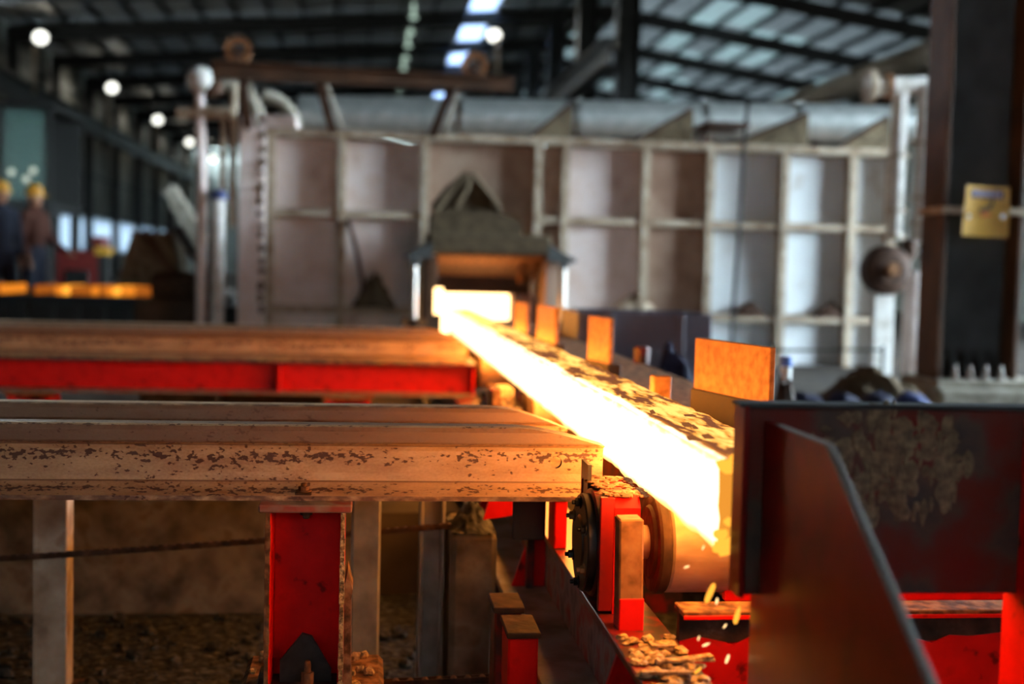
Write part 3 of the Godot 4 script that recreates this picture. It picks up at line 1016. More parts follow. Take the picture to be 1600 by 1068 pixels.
# ------------------------------------------------------------------ roller table
func build_roller_table() -> void:
	var f := thing("table_frame", "dusty longitudinal I-beam of the roller table below the billet", "frame", Vector3(0.5, 0, 0))
	var s := span(new_st(), Vector3(-0.05, 0.523, -9.5), Vector3(0.065, 0.54, -1.2), 0.002)
	obj("top_flange", s, M.red_dirty, f)
	obj("web", span(new_st(), Vector3(-0.012, 0.352, -9.5), Vector3(0.002, 0.523, -1.2), 0.001), M.dusty_red, f)
	obj("bottom_flange", span(new_st(), Vector3(-0.13, 0.33, -9.5), Vector3(0.085, 0.352, -1.2), 0.002), M.pale_concrete, f)
	for z in [-2.2, -3.35, -4.4, -5.6]:
		obj("stiffener", prism(new_st(), PackedVector2Array([Vector2(-0.012, 0.352), Vector2(-0.1, 0.352), Vector2(-0.045, 0.523), Vector2(-0.012, 0.523)]), 0.012, Transform3D(Basis(), Vector3(0, 0, z))), M.red_paint, f)
	for z in [-1.4, -2.9, -4.4, -6.5, -8.5]:
		obj("foot", span(new_st(), Vector3(-0.06, 0.0 if z > -4.6 else 0.28, z - 0.05), Vector3(0.06, 0.33, z + 0.05), 0.003), M.red_dirty, f)
	# mill scale heaped on the top flange
	s = new_st()
	var fr := RandomNumberGenerator.new()
	fr.seed = 21
	for k in 150:
		var z := fr.randf_range(-2.22, -1.55)
		var r := fr.randf_range(0.004, 0.016)
		lump(s, Vector3(fr.randf_range(0.455, 0.565), 0.541 + r * 0.2, z), Vector3(r, r * 0.45, r * fr.randf_range(0.7, 1.5)), k, 0.7, 6, 4)
	for k in 12:
		var z := fr.randf_range(-2.15, -1.6)
		bx(s, Vector3(fr.randf_range(0.47, 0.55), 0.552, z), Vector3(fr.randf_range(0.05, 0.11), 0.005, fr.randf_range(0.012, 0.03)), 0.001, Basis.from_euler(Vector3(fr.randf_range(-0.2, 0.2), fr.randf_range(-0.7, 0.9), fr.randf_range(-0.12, 0.12))))
	var sc := obj("mill_scale_heap", s, M.mill_scale)
	sc.set_meta("kind", "stuff")
	tag(sc, "flaky mill scale heaped on the table beam in front of the bearing", "scale")
	roller(-2.5, "roller under the near end of the billet, with a dark end disc", true)
	roller(-4.6, "second roller from the stop plate, under the billet", false)
	roller(-6.7, "third roller from the stop plate, under the billet", false)
	roller(-8.8, "last roller before the furnace hood", false)
	bearing(-2.5, "bearing block with a round bolted cover left of the nearest roller", true)
	bearing(-4.6, "glowing-lit bearing block between the near and the far rails", false)
	bearing(-6.7, "small blurred bearing block behind the far rail ends", false)
	# the upright bar in front of the bearing
	var bar := thing("guide_bar", "flat upright bar lit orange, red at its lower end, before the bearing", "bar", Vector3(0.492, 0.535, -2.30))
	obj("bar", bx(new_st(), Vector3(0, 0.105, 0), Vector3(0.045, 0.21, 0.05), 0.003, Basis(Vector3(0, 0, 1), 0.02)), M.ochre_steel, bar)  # ochre puts the orange light on this red bar into its colour
	obj("unlit_red_foot", bx(new_st(), Vector3(0.002, 0.032, 0.001), Vector3(0.0465, 0.064, 0.0515), 0.002), M.red_paint, bar)
	# cross channel in front of the roller
	var ch := thing("cross_channel", "red cross channel with scale on its flange, below the nearest roller", "channel", Vector3(0, 0, -2.25))
	obj("top_flange", span(new_st(), Vector3(0.57, 0.585, -0.01), Vector3(1.42, 0.597, 0.06), 0.002), M.rust, ch)
	obj("flange_edge", span(new_st(), Vector3(0.57, 0.583, 0.06), Vector3(1.42, 0.590, 0.064), 0.001), M.red_paint, ch)
	obj("stained_web", span(new_st(), Vector3(0.57, 0.532, 0.012), Vector3(1.42, 0.585, 0.03), 0.001), M.rust_dark, ch)
	s = new_st()
	var top := PackedVector2Array([Vector2(0.57, 0.12), Vector2(1.42, 0.12), Vector2(1.42, 0.545)])
	for k in 24:
		top.append(Vector2(1.42 - 0.85 * (k + 1) / 25.0, 0.54 + 0.012 * sin(k * 1.7) * cos(k * 0.6)))
	top.append(Vector2(0.57, 0.535))
	prism(s, top, 0.02, Transform3D(Basis(), Vector3(0, 0, 0.024)))
	obj("web", s, M.red_paint, ch)
	obj("foot", span(new_st(), Vector3(1.2, 0.0, -0.05), Vector3(1.3, 0.13, 0.03), 0.003), M.red_dirty, ch)
	obj("foot", span(new_st(), Vector3(0.65, 0.0, -0.05), Vector3(0.75, 0.13, 0.03), 0.003), M.red_dirty, ch)
	# deck beam on the far side of the billet
	var d := thing("deck_beam", "rusty deck beam along the right side of the billet", "beam", Vector3(0, 0, 0))
	obj("deck", span(new_st(), Vector3(0.80, 0.79, -9.2), Vector3(1.14, 0.815, -2.45), 0.003), M.rust, d)
	obj("edge_strip", span(new_st(), Vector3(0.79, 0.815, -9.2), Vector3(0.83, 0.835, -2.45), 0.003), M.rust_dark, d)
	obj("web", span(new_st(), Vector3(1.02, 0.28, -9.2), Vector3(1.06, 0.79, -2.7), 0.003), M.red_dirty, d)
	obj("end_plate", span(new_st(), Vector3(0.72, 0.545, -2.47), Vector3(1.42, 0.79, -2.45), 0.003), M.red_paint, d)
	for z in [-2.8, -4.4]:
		obj("foot", span(new_st(), Vector3(0.96, 0.0, z - 0.06), Vector3(1.12, 0.3, z + 0.06), 0.003), M.red_dirty, d)

func roller(z: float, label: String, near: bool) -> void:
	var r := thing("roller", label, "roller", Vector3(0.6, 0.655, z))
	var sd := 48 if near else 24
	obj("drum", lathe(new_st(), [Vector2(0, 0.0), Vector2(0.094, 0.0), Vector2(0.1, 0.006), Vector2(0.1, 0.374), Vector2(0.094, 0.38), Vector2(0, 0.38)], axis_x(Vector3.ZERO), sd), M.drum_steel, r)
	obj("end_disc", lathe(new_st(), [Vector2(0, -0.03), Vector2(0.07, -0.03), Vector2(0.075, -0.024), Vector2(0.098, -0.024), Vector2(0.103, -0.019), Vector2(0.103, -0.004), Vector2(0.1, 0.0), Vector2(0, 0.0)], axis_x(Vector3.ZERO), sd), M.rust_dark, r)
	obj("journal", lathe(new_st(), [Vector2(0, -0.068), Vector2(0.034, -0.068), Vector2(0.034, -0.02), Vector2(0, -0.02)], axis_x(Vector3.ZERO), 20), M.drum_steel, r)
	obj("journal", lathe(new_st(), [Vector2(0, 0.375), Vector2(0.034, 0.375), Vector2(0.034, 0.41), Vector2(0, 0.41)], axis_x(Vector3.ZERO), 20), M.drum_steel, r)

func bearing(z: float, label: String, near: bool) -> void:
	var b := thing("bearing_block", label, "bearing", Vector3(0.455, 0.54, z))
	var pts := PackedVector2Array([Vector2(-0.115, 0.0), Vector2(0.115, 0.0), Vector2(0.115, 0.205), Vector2(0.10, 0.225), Vector2(-0.10, 0.225), Vector2(-0.115, 0.205)])
	# block: polygon in (z, y), thickness along x
	var side := Basis(Vector3(0, 0, 1), Vector3(0, 1, 0), Vector3(-1, 0, 0))
	obj("housing", prism(new_st(), pts, 0.05, Transform3D(side, Vector3(0.05, 0, 0))), M.red_paint if near else M.mill_scale, b)
	var s := new_st()
	bx(s, Vector3(0.011, 0.115, 0.109), Vector3(0.028, 0.22, 0.012), 0.002)
	obj("side_flange", s, M.maroon_paint if near else M.rust, b)
	obj("side_flange", bx(new_st(), Vector3(0.011, 0.115, -0.109), Vector3(0.028, 0.22, 0.012), 0.002), M.maroon_paint if near else M.rust, b)
	obj("cover_ring", lathe(new_st(), [Vector2(0.06, -0.004), Vector2(0.104, -0.004), Vector2(0.107, 0.0), Vector2(0.107, 0.03), Vector2(0.06, 0.03)], axis_x(Vector3(0.0, 0.115, 0)), 48), M.red_dirty, b)
	var disc := obj("cover_disc", lathe(new_st(), [Vector2(0, -0.026), Vector2(0.05, -0.026), Vector2(0.055, -0.022), Vector2(0.094, -0.022), Vector2(0.097, -0.019), Vector2(0.097, -0.004), Vector2(0, -0.004)], axis_x(Vector3(0.0, 0.115, 0)), 48), M.cover_plate, b)
	for k in 6:
		var a := TAU * k / 6.0 + PI / 6
		obj("bolt", hexbolt(new_st(), Transform3D(axis_x(Vector3.ZERO).basis * Basis(Vector3.RIGHT, PI), Vector3(-0.022, 0.115 + 0.08 * sin(a), 0.08 * cos(a))), 0.0085, 0.014), M.ochre_steel if k % 3 == 2 else M.black_iron, disc)  # ochre puts the orange light on some bolts into their colour
	if not near:
		return
	obj("side_plate", prism(new_st(), PackedVector2Array([Vector2(-0.13, 0.12), Vector2(-0.05, 0.12), Vector2(-0.05, 0.262), Vector2(-0.13, 0.262)]), 0.008, Transform3D(side, Vector3(0.004, 0, 0))), M.cover_plate, b)
	var fr := RandomNumberGenerator.new()
	fr.seed = 33
	s = new_st()
	for k in 110:
		var r := fr.randf_range(0.003, 0.011)
		lump(s, Vector3(fr.randf_range(0.005, 0.09), 0.2255 + r * 0.15, fr.randf_range(-0.112, 0.108)), Vector3(r * 1.3, r * 0.4, r * 1.4), k + 500, 0.7, 6, 4)
	var sc := obj("scale_crust", s, M.rust, b)
	sc.set_meta("kind", "stuff")

# ------------------------------------------------------------------ stop at the end of the table
func build_stop() -> void:
	var r := thing("billet_stop", "large sooty red stop frame with a slanted front rib at the table end", "stop frame", Vector3(0, 0, 0))
	# cross plate facing the camera
	obj("cross_plate", span(new_st(), Vector3(0.568, 0.716, -1.885), Vector3(1.75, 1.0, -1.85), 0.003), M.sooty_red, r)
	obj("end_plate", span(new_st(), Vector3(0.561, 0.714, -1.892), Vector3(0.57, 1.002, -1.838), 0.002), M.maroon_paint, r)
	obj("top_strip", span(new_st(), Vector3(0.556, 1.0, -1.89), Vector3(1.75, 1.006, -1.84), 0.001), M.steel_grey, r)
	# ribs standing out towards the camera: polygon in (z, y)
	var side := Basis(Vector3(0, 0, 1), Vector3(0, 1, 0), Vector3(-1, 0, 0))
	var rib1 := PackedVector2Array([Vector2(-1.89, 0.10), Vector2(-1.89, 0.715), Vector2(-1.85, 0.715), Vector2(-1.85, 0.978), Vector2(-1.82, 0.978), Vector2(-1.625, 0.972), Vector2(-1.24, 0.74), Vector2(-1.2, 0.10)])
	rib1 = PackedVector2Array([Vector2(-1.89, 0.0), Vector2(-1.89, 0.715), Vector2(-1.85, 0.715), Vector2(-1.85, 0.979), Vector2(-1.805, 0.979), Vector2(-1.595, 0.979), Vector2(-1.275, 0.772), Vector2(-1.1, 0.60), Vector2(-1.1, 0.0)])
	obj("rib", prism(new_st(), rib1, 0.011, Transform3D(side, Vector3(0.602, 0, 0))), M.maroon_paint, r)
	# worn bright edge along the slanted front of the rib
	var s := new_st()
	for seg in [[Vector2(-1.805, 0.979), Vector2(-1.595, 0.979)], [Vector2(-1.595, 0.979), Vector2(-1.275, 0.772)], [Vector2(-1.275, 0.772), Vector2(-1.1, 0.60)]]:
		var a := Vector3(0.602, seg[0].y, seg[0].x)
		var b := Vector3(0.602, seg[1].y, seg[1].x)
		var d := (b - a).normalized()
		var bas := Basis(Vector3(1, 0, 0), d.cross(Vector3(1, 0, 0)).normalized(), -d)
		bx(s, (a + b) * 0.5, Vector3(0.0118, 0.003, a.distance_to(b)), 0.001, bas)
	obj("worn_edge", s, M.worn_steel, r)
	var rib2 := PackedVector2Array([Vector2(-1.89, 0.0), Vector2(-1.89, 0.715), Vector2(-1.85, 0.715), Vector2(-1.85, 0.985), Vector2(-1.8, 0.985), Vector2(-1.5, 0.8), Vector2(-1.45, 0.0)])
	obj("rib", prism(new_st(), rib2, 0.014, Transform3D(side, Vector3(1.012, 0, 0))), M.red_paint, r)
	# dried slag splashed over the cross plate
	s = new_st()
	var fr := RandomNumberGenerator.new()
	fr.seed = 8
	for k in 170:
		var rr := pow(fr.randf(), 0.7)
		var an := fr.randf() * TAU
		var q := Vector3(0.79 + 0.135 * rr * cos(an), 0.915 + 0.085 * rr * sin(an), -1.85)
		lump(s, q, Vector3(fr.randf_range(0.003, 0.014), fr.randf_range(0.004, 0.022), 0.003), k + 900, 0.8, 6, 4)
	var sp := obj("slag_splash", s, M.dried_slag, r)
	sp.set_meta("kind", "stuff")
	# chips flying off the sheared end
	var spots := [[0.535, 0.706, -1.9, 0.016, 0.4], [0.555, 0.685, -1.93, 0.006, 0.2], [0.51, 0.735, -1.95, 0.005, 1.2], [0.585, 0.665, -1.92, 0.014, 0.25], [0.575, 0.64, -1.95, 0.005, 0.6], [0.545, 0.61, -1.95, 0.007, 1.2], [0.52, 0.585, -1.9, 0.008, 0.8], [0.5, 0.55, -1.9, 0.006, 0.9], [0.578, 0.59, -1.94, 0.008, 0.3], [0.60, 0.70, -1.95, 0.005, 0.2], [0.53, 0.77, -1.93, 0.004, 0.4], [0.525, 0.63, -1.92, 0.004, 0.3]]
	for k in spots.size():
		var q = spots[k]
		var o := obj("spark", lump(new_st(), Vector3.ZERO, Vector3(q[3] * 0.32, q[3], q[3] * 0.3), k + 70, 0.5, 6, 4), M.spark_glow if k % 3 else M.bar_yellow, self, Vector3(q[0], q[1], q[2]))
		o.rotation.z = -q[4]
		tag(o, "glowing chip of scale falling below the near end of the billet", "spark", "glowing chips falling below the billet end")

# ------------------------------------------------------------------ things in the pit
func chain(called: String, label: String, a: Vector3, b: Vector3, sag: float, pitch: float, r: float) -> void:
	var o := thing(called, label, "chain", Vector3.ZERO)
	var n := int(a.distance_to(b) / pitch)
	var fwd := (b - a).normalized()
	var side := fwd.cross(Vector3.UP).normalized()
	var kinds := []
	for w in [1.0, 0.7]:        # outer and inner links with their roller
		var s := new_st()
		for e in [-1.0, 1.0]:
			bx(s, side * r * w * e, Vector3(pitch * 1.25, r * 1.5, r * 0.25), r * 0.3, Basis(fwd, Vector3.UP, side))
		lathe(s, [Vector2(0, -r), Vector2(r * 0.85, -r), Vector2(r * 0.85, r), Vector2(0, r)], Transform3D(Basis(fwd, side, Vector3.UP), fwd * pitch * 0.5), 10)
		kinds.append(mesh_of(s))
	for k in n:
		var f := (k + 0.5) / n
		put("link", kinds[k % 2], M.rust_dark, o, a.lerp(b, f) - Vector3(0, sag * 4.0 * f * (1.0 - f), 0))

func build_pit() -> void:
	chain("drive_chain", "dark roller chain strung across the pit behind the red post", Vector3(-1.7, 0.352, -3.5), Vector3(0.24, 0.482, -3.5), 0.01, 0.024, 0.009)
	chain("drive_chain", "rusty chain low in the pit, right of the red post", Vector3(-0.05, 0.205, -3.0), Vector3(0.5, 0.225, -3.0), 0.003, 0.034, 0.011)
	var s := hsection(new_st(), Vector3(-0.045, 0, -0.04), Vector3(0.045, 0.703, 0.04), 0, 0.012, 0.008)
	var p1 := thing("steel_post", "slim tan steel post standing in the pit at the left", "post", Vector3(-0.84, 0, -3.6))
	bx(s, Vector3(0, 0.35, 0.036), Vector3(0.088, 0.70, 0.006), 0.001)
	obj("column", s, M.furnace_frame, p1)
	obj("base_plate", bx(new_st(), Vector3(0, 0.006, 0), Vector3(0.15, 0.012, 0.14), 0.002), M.rust_dark, p1)
	var p2 := thing("steel_post", "pale grey post close behind the red post", "post", Vector3(0.012, 0.0, -3.32))
	obj("column", bx(new_st(), Vector3(0, 0.34, 0), Vector3(0.075, 0.68, 0.09), 0.006), M.pale_concrete, p2)
	obj("base_plate", bx(new_st(), Vector3(0, 0.006, 0), Vector3(0.13, 0.012, 0.14), 0.002), M.rust_dark, p2)
	var p3 := thing("steel_post", "grey post between the dark gap and the concrete block", "post", Vector3(0.195, 0.0, -3.55))
	obj("column", hsection(new_st(), Vector3(-0.035, 0, -0.04), Vector3(0.035, 0.7, 0.04), 0, 0.01, 0.008), M.pale_concrete, p3)
	obj("base_plate", bx(new_st(), Vector3(0, 0.006, 0), Vector3(0.12, 0.012, 0.14), 0.002), M.rust_dark, p3)
	s = new_st()
	bx(s, Vector3(0.302, 0.24, -3.55), Vector3(0.125, 0.48, 0.3), 0.015)
	tag(obj("concrete_block", s, M.concrete), "scorched concrete block under the rail ends beside the table beam", "block")
	s = heap(new_st(), Vector3(0.302, 0.50, -3.52), 0.06, 0.12, 0.07, 6, 18, 0.8)
	var sc := obj("scale_pile", s, M.debris)
	sc.set_meta("kind", "stuff")
	tag(sc, "grey pile of fallen scale on top of the concrete block", "scale")
	# red cross members beside the table beam
	var a := thing("red_bracket", "dark red bracket plate sloping between the block and the table beam", "bracket", Vector3(0.39, 0.53, -3.35))
	obj("plate", prism(new_st(), PackedVector2Array([Vector2(-0.07, 0.0), Vector2(0.06, 0.02), Vector2(0.06, 0.16), Vector2(-0.03, 0.16)]), 0.014), M.red_paint, a)
	obj("foot", span(new_st(), Vector3(0.045, -0.2, -0.03), Vector3(0.065, 0.12, 0.03), 0.002), M.red_dirty, a)
	var st := thing("red_stub", "red box-section stub with a rusty top beside the table beam", "stub beam", Vector3(0.333, 0.0, -2.62))
	obj("beam", bx(new_st(), Vector3(0.0, 0.222, 0), Vector3(0.062, 0.444, 0.12), 0.004), M.red_paint, st)
	obj("top_plate", bx(new_st(), Vector3(0.0, 0.45, 0.0), Vector3(0.07, 0.012, 0.14), 0.002), M.rust_dark, st)
	var st2 := thing("red_stub", "smaller dark stub beam with a brown cap behind the red one", "stub beam", Vector3(0.33, 0.0, -2.86))
	obj("beam", bx(new_st(), Vector3(0.0, 0.215, 0), Vector3(0.06, 0.43, 0.1), 0.004), M.red_dirty, st2)
	obj("top_plate", bx(new_st(), Vector3(0.0, 0.436, 0.0), Vector3(0.07, 0.014, 0.13), 0.002), M.rust_dark, st2)
	# masonry seen in the gap between the two rail pairs
	s = bx(new_st(), Vector3(-1.0, 0.45, -7.3), Vector3(0.42, 0.3, 0.4), 0.01)
	tag(obj("concrete_block", s, M.concrete), "pale grey-green concrete block in the gap under the red beam", "block")
	s = bx(new_st(), Vector3(-0.50, 0.45, -7.35), Vector3(0.56, 0.3, 0.4), 0.01)
	tag(obj("concrete_block", s, M.sand), "brown masonry block in the gap right of the pale block", "block")
	# drive gear seen between the rail end and the bearing
	var br := thing("motor_bracket", "small orange-topped bracket behind the bearing, under the rail end", "bracket", Vector3(0.42, 0.54, -3.0))
	obj("top_plate", bx(new_st(), Vector3(0.0, 0.125, 0.0), Vector3(0.13, 0.02, 0.12), 0.003), M.ochre_steel, br)
	obj("plate", bx(new_st(), Vector3(0.045, 0.057, 0.0), Vector3(0.03, 0.116, 0.1), 0.003), M.red_paint, br)
	obj("plate", bx(new_st(), Vector3(-0.02, 0.06, -0.03), Vector3(0.08, 0.11, 0.014), 0.003), M.black_iron, br)

# ------------------------------------------------------------------ furnace
func build_furnace() -> void:
	var f := thing("reheating_furnace", "long pale furnace wall divided into bays by upright and level stiffeners", "furnace", Vector3(0, 0, -12.0))
	obj("body", span(new_st(), Vector3(-1.15, HALL_Y, -3.2), Vector3(5.1, 2.34, -0.16), 0.01), M.burnt_casing, f)
	var posts := [-0.88, -0.235, 0.525, 1.59, 1.85, 2.62, 3.25, 3.985, 4.66, 5.07]
	for x in posts:
		var w := 0.075
		var s := new_st()
		bx(s, Vector3(x, (2.36 + HALL_Y) * 0.5, 0.0), Vector3(w, 2.36 - HALL_Y, 0.014), 0.003)
		bx(s, Vector3(x, (2.36 + HALL_Y) * 0.5, -0.08), Vector3(0.014, 2.36 - HALL_Y, 0.15), 0.002)
		obj("stiffener", s, M.furnace_frame, f)
	for i in posts.size() - 1:
		var x0: float = posts[i] + 0.008
		var x1: float = posts[i + 1] - 0.008
		for y in [0.755, 1.65]:
			if i == 2 and y < 1.7:
				continue
			obj("shelf", span(new_st(), Vector3(x0, y - 0.03, -0.16), Vector3(x1, y + 0.03, -0.012), 0.003), M.furnace_frame, f)
		var rows := [[HALL_Y, 0.72], [0.79, 1.615], [1.685, 2.35]]
		for r in rows:
			if i == 2 and r[0] < 1.0:
				continue
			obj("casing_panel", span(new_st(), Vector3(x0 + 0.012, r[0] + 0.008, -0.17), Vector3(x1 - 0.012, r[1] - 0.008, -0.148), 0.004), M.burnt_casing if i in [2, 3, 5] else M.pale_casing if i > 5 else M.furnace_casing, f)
	obj("top_rail", span(new_st(), Vector3(-1.15, 2.35, -0.17), Vector3(5.12, 2.42, 0.02), 0.004), M.furnace_frame, f)
	# the thick end wall at the left with burnt lumps on its edge
	obj("end_wall", span(new_st(), Vector3(-1.17, HALL_Y, -0.5), Vector3(-0.93, 2.52, 0.03), 0.015), M.furnace_casing, f)
	obj("corner_cap", span(new_st(), Vector3(-1.0, 2.42, -0.5), Vector3(-0.66, 2.53, 0.03), 0.01), M.furnace_casing, f)
	var fr := RandomNumberGenerator.new()
	fr.seed = 14
	var s2 := new_st()
	for k in 15:
		lump(s2, Vector3(-0.965 + fr.randf_range(-0.012, 0.012), 0.75 + k * 0.112 + fr.randf_range(-0.02, 0.02), 0.03), Vector3(0.03, fr.randf_range(0.025, 0.06), 0.03), k + 40, 0.6, 8, 5)
	obj("burnt_lumps", s2, M.fibre_cloth, f).set_meta("kind", "stuff")
	# triangular fins standing on the roof edge
	for q in [[1.52, 1.9], [2.53, 3.06], [3.49, 4.19], [4.5, 5.0]]:
		var pts := PackedVector2Array([Vector2(q[0], 2.42), Vector2(q[1], 2.42), Vector2(q[1], 2.72), Vector2(q[1] - 0.05, 2.72)])
		obj("roof_fin", prism(new_st(), pts, 0.02, Transform3D(Basis(), Vector3(0, 0, 0))), M.concrete, f)
		var a := Vector3(q[0], 2.43, 0.0)
		var b := Vector3(q[1] - 0.03, 2.73, 0.0)
		var d := (b - a).normalized()
		obj("fin_flange", bx(new_st(), (a + b) * 0.5, Vector3(a.distance_to(b), 0.034, 0.12), 0.003, Basis(d, Vector3(0, 0, 1).cross(d), Vector3(0, 0, 1))), M.rust_dark, f)
	# loose things lying on the shelves
	for q in [[-0.12, 0.785, "heap of khaki rubble on the low furnace shelf left of the hood", 0.42, 0.34], [2.35, 0.785, "pale rubble heap on the low shelf right of the hood", 0.5, 0.2], [3.5, 0.785, "brown rubble on the low shelf behind the hanging cable", 0.4, 0.13], [4.3, 0.785, "dark brown scrap on the low shelf at the far right", 0.36, 0.14]]:
		var o := obj("rubble_heap", heap(new_st(), Vector3(q[0] + 0.2, q[1] + 0.021, -12.06), q[3] * 0.5, 0.075, q[4], int(q[0] * 10) + 50, 14, 0.7), M.fibre_cloth if q[0] < 1 else M.furnace_frame if q[0] < 3 else M.rust_dark)
		o.set_meta("kind", "stuff")
		tag(o, q[2], "rubble")
	var pp := []
	for k in 7:
		pp.append(Vector3(-0.19 + 0.03 * k, 1.6 - 0.055 * k - 0.01 * k * k, -11.97))
	tag(obj("bent_rod", tube(new_st(), pp, 0.022, 8), M.rust_dark), "bent rusty rod leaning in the second bay over the khaki rubble", "rod")

func build_hood() -> void:
	var h := thing("door_hood", "soot-stained discharge door hood with a cloth heap on top, mid furnace", "hood", Vector3(0, 0, -11.0))
	obj("lintel", span(new_st(), Vector3(0.53, 1.30, -0.85), Vector3(1.58, 1.475, 0.05), 0.02), M.fibre_cloth, h)
	var pts := PackedVector2Array([Vector2(0.54, 1.475), Vector2(1.33, 1.475), Vector2(1.34, 1.56), Vector2(1.28, 1.62), Vector2(1.1, 1.67), Vector2(0.62, 1.67), Vector2(0.55, 1.64)])
	obj("cover", prism(new_st(), pts, 0.5, Transform3D(Basis(), Vector3(0, 0, -0.3))), M.fibre_cloth, h)
	var s := new_st()
	prism(s, PackedVector2Array([Vector2(0.57, 1.67), Vector2(1.15, 1.67), Vector2(1.07, 1.80), Vector2(0.93, 1.96), Vector2(0.86, 1.99), Vector2(0.76, 1.9), Vector2(0.62, 1.73)]), 0.2, Transform3D(Basis(), Vector3(0, 0, -0.35)))
	tube(s, [Vector3(0.58, 1.68, -0.2), Vector3(0.7, 1.84, -0.22), Vector3(0.86, 2.0, -0.25)], [0.05, 0.045, 0.03], 8)
	tube(s, [Vector3(1.15, 1.68, -0.2), Vector3(1.03, 1.84, -0.22), Vector3(0.9, 2.0, -0.25)], [0.04, 0.035, 0.03], 8)
	tube(s, [Vector3(0.76, 1.7, -0.2), Vector3(0.86, 1.88, -0.2), Vector3(0.89, 1.98, -0.24)], [0.035, 0.03, 0.02], 8)
	obj("cloth_heap", s, M.fibre_cloth, h)
	for e in [[0.33, 0.56, 1.25, 1.40], [1.80, 1.55, 1.245, 1.41]]:
		var q := PackedVector2Array([Vector2(e[0], e[2]), Vector2(e[1], e[2]), Vector2(e[1], e[3]), Vector2(lerpf(e[0], e[1], 0.35), e[2] + 0.07), Vector2(e[0], e[2] + 0.03)])
		obj("wing", prism(new_st(), q, 0.6, Transform3D(Basis(), Vector3(0, 0, -0.25))), M.steel_grey, h)
	for x in [0.56, 1.60]:
		obj("side_plate", span(new_st(), Vector3(x - 0.05, HALL_Y, -0.9), Vector3(x + 0.05, 1.28, -0.05), 0.006), M.burnt_casing if x > 1.0 else M.steel_brown, h)
	obj("inner_lintel", bx(new_st(), Vector3(1.08, 1.21, -0.36), Vector3(0.94, 0.03, 0.62), 0.006, Basis(Vector3.RIGHT, -0.30)), M.rust, h)
	obj("door", span(new_st(), Vector3(0.63, 0.95, -0.8), Vector3(1.5, 1.15, -0.66), 0.01), M.steel_brown, h)
	s = new_st()
	tube(s, [Vector3(1.40, 1.3, -0.3), Vector3(1.36, 1.18, -0.28), Vector3(1.37, 1.06, -0.28)], 0.035, 8)
	tube(s, [Vector3(1.46, 1.3, -0.3), Vector3(1.5, 1.2, -0.28), Vector3(1.48, 1.08, -0.28)], 0.03, 8)
	obj("door_link", s, M.ochre_steel, h)
	# glowing mouth
	s = new_st()
	span(s, Vector3(0.64, 0.50, -0.72), Vector3(1.31, 0.945, -0.68), 0.01)
	obj("glowing_mouth", s, M.mouth_glow, h)
	obj("sill", span(new_st(), Vector3(0.61, HALL_Y, -0.72), Vector3(1.55, 0.52, -0.3), 0.01), M.burnt_casing, h)
	obj("jamb", span(new_st(), Vector3(1.32, 0.52, -0.72), Vector3(1.55, 0.95, -0.5), 0.01), M.burnt_casing, h)
	# hydraulic cylinders either side
	for q in [[0.40, "chrome-rodded lifting cylinder left of the furnace mouth"], [1.655, "chrome-rodded lifting cylinder right of the furnace mouth"]]:
		var c := thing("lifting_cylinder", q[1], "cylinder", Vector3(q[0], HALL_Y, -10.72))
		obj("barrel", lathe(new_st(), [Vector2(0, 0), Vector2(0.05, 0), Vector2(0.05, 0.45), Vector2(0, 0.45)], Transform3D(), 16), M.rust_dark, c)
		obj("rod", lathe(new_st(), [Vector2(0, 0.45), Vector2(0.028, 0.45), Vector2(0.028, 0.9), Vector2(0, 0.9)], Transform3D(), 14), M.chrome, c)
		obj("clevis", bx(new_st(), Vector3(0, 0.915, 0), Vector3(0.08, 0.05, 0.06), 0.006), M.steel_grey, c)
		for e in [-1, 1]:
			obj("lug", lathe(new_st(), [Vector2(0, -0.02), Vector2(0.035, -0.02), Vector2(0.035, 0.02), Vector2(0, 0.02)], axis_z(Vector3(e * 0.07, 0.42, 0.04)), 14), M.ochre_steel, c)
	# red-hot guide plate standing left of the mouth
	var gp := thing("hot_plate", "white-glowing guide plate at the left corner of the furnace mouth", "plate", Vector3(0.60, HALL_Y, -10.6))
	obj("plate", bx(new_st(), Vector3(0, 0.60, 0), Vector3(0.07, 0.22, 0.03), 0.015), M.mouth_glow, gp)
	obj("stand", bx(new_st(), Vector3(0, 0.25, 0), Vector3(0.05, 0.5, 0.03), 0.004), M.rust_dark, gp)

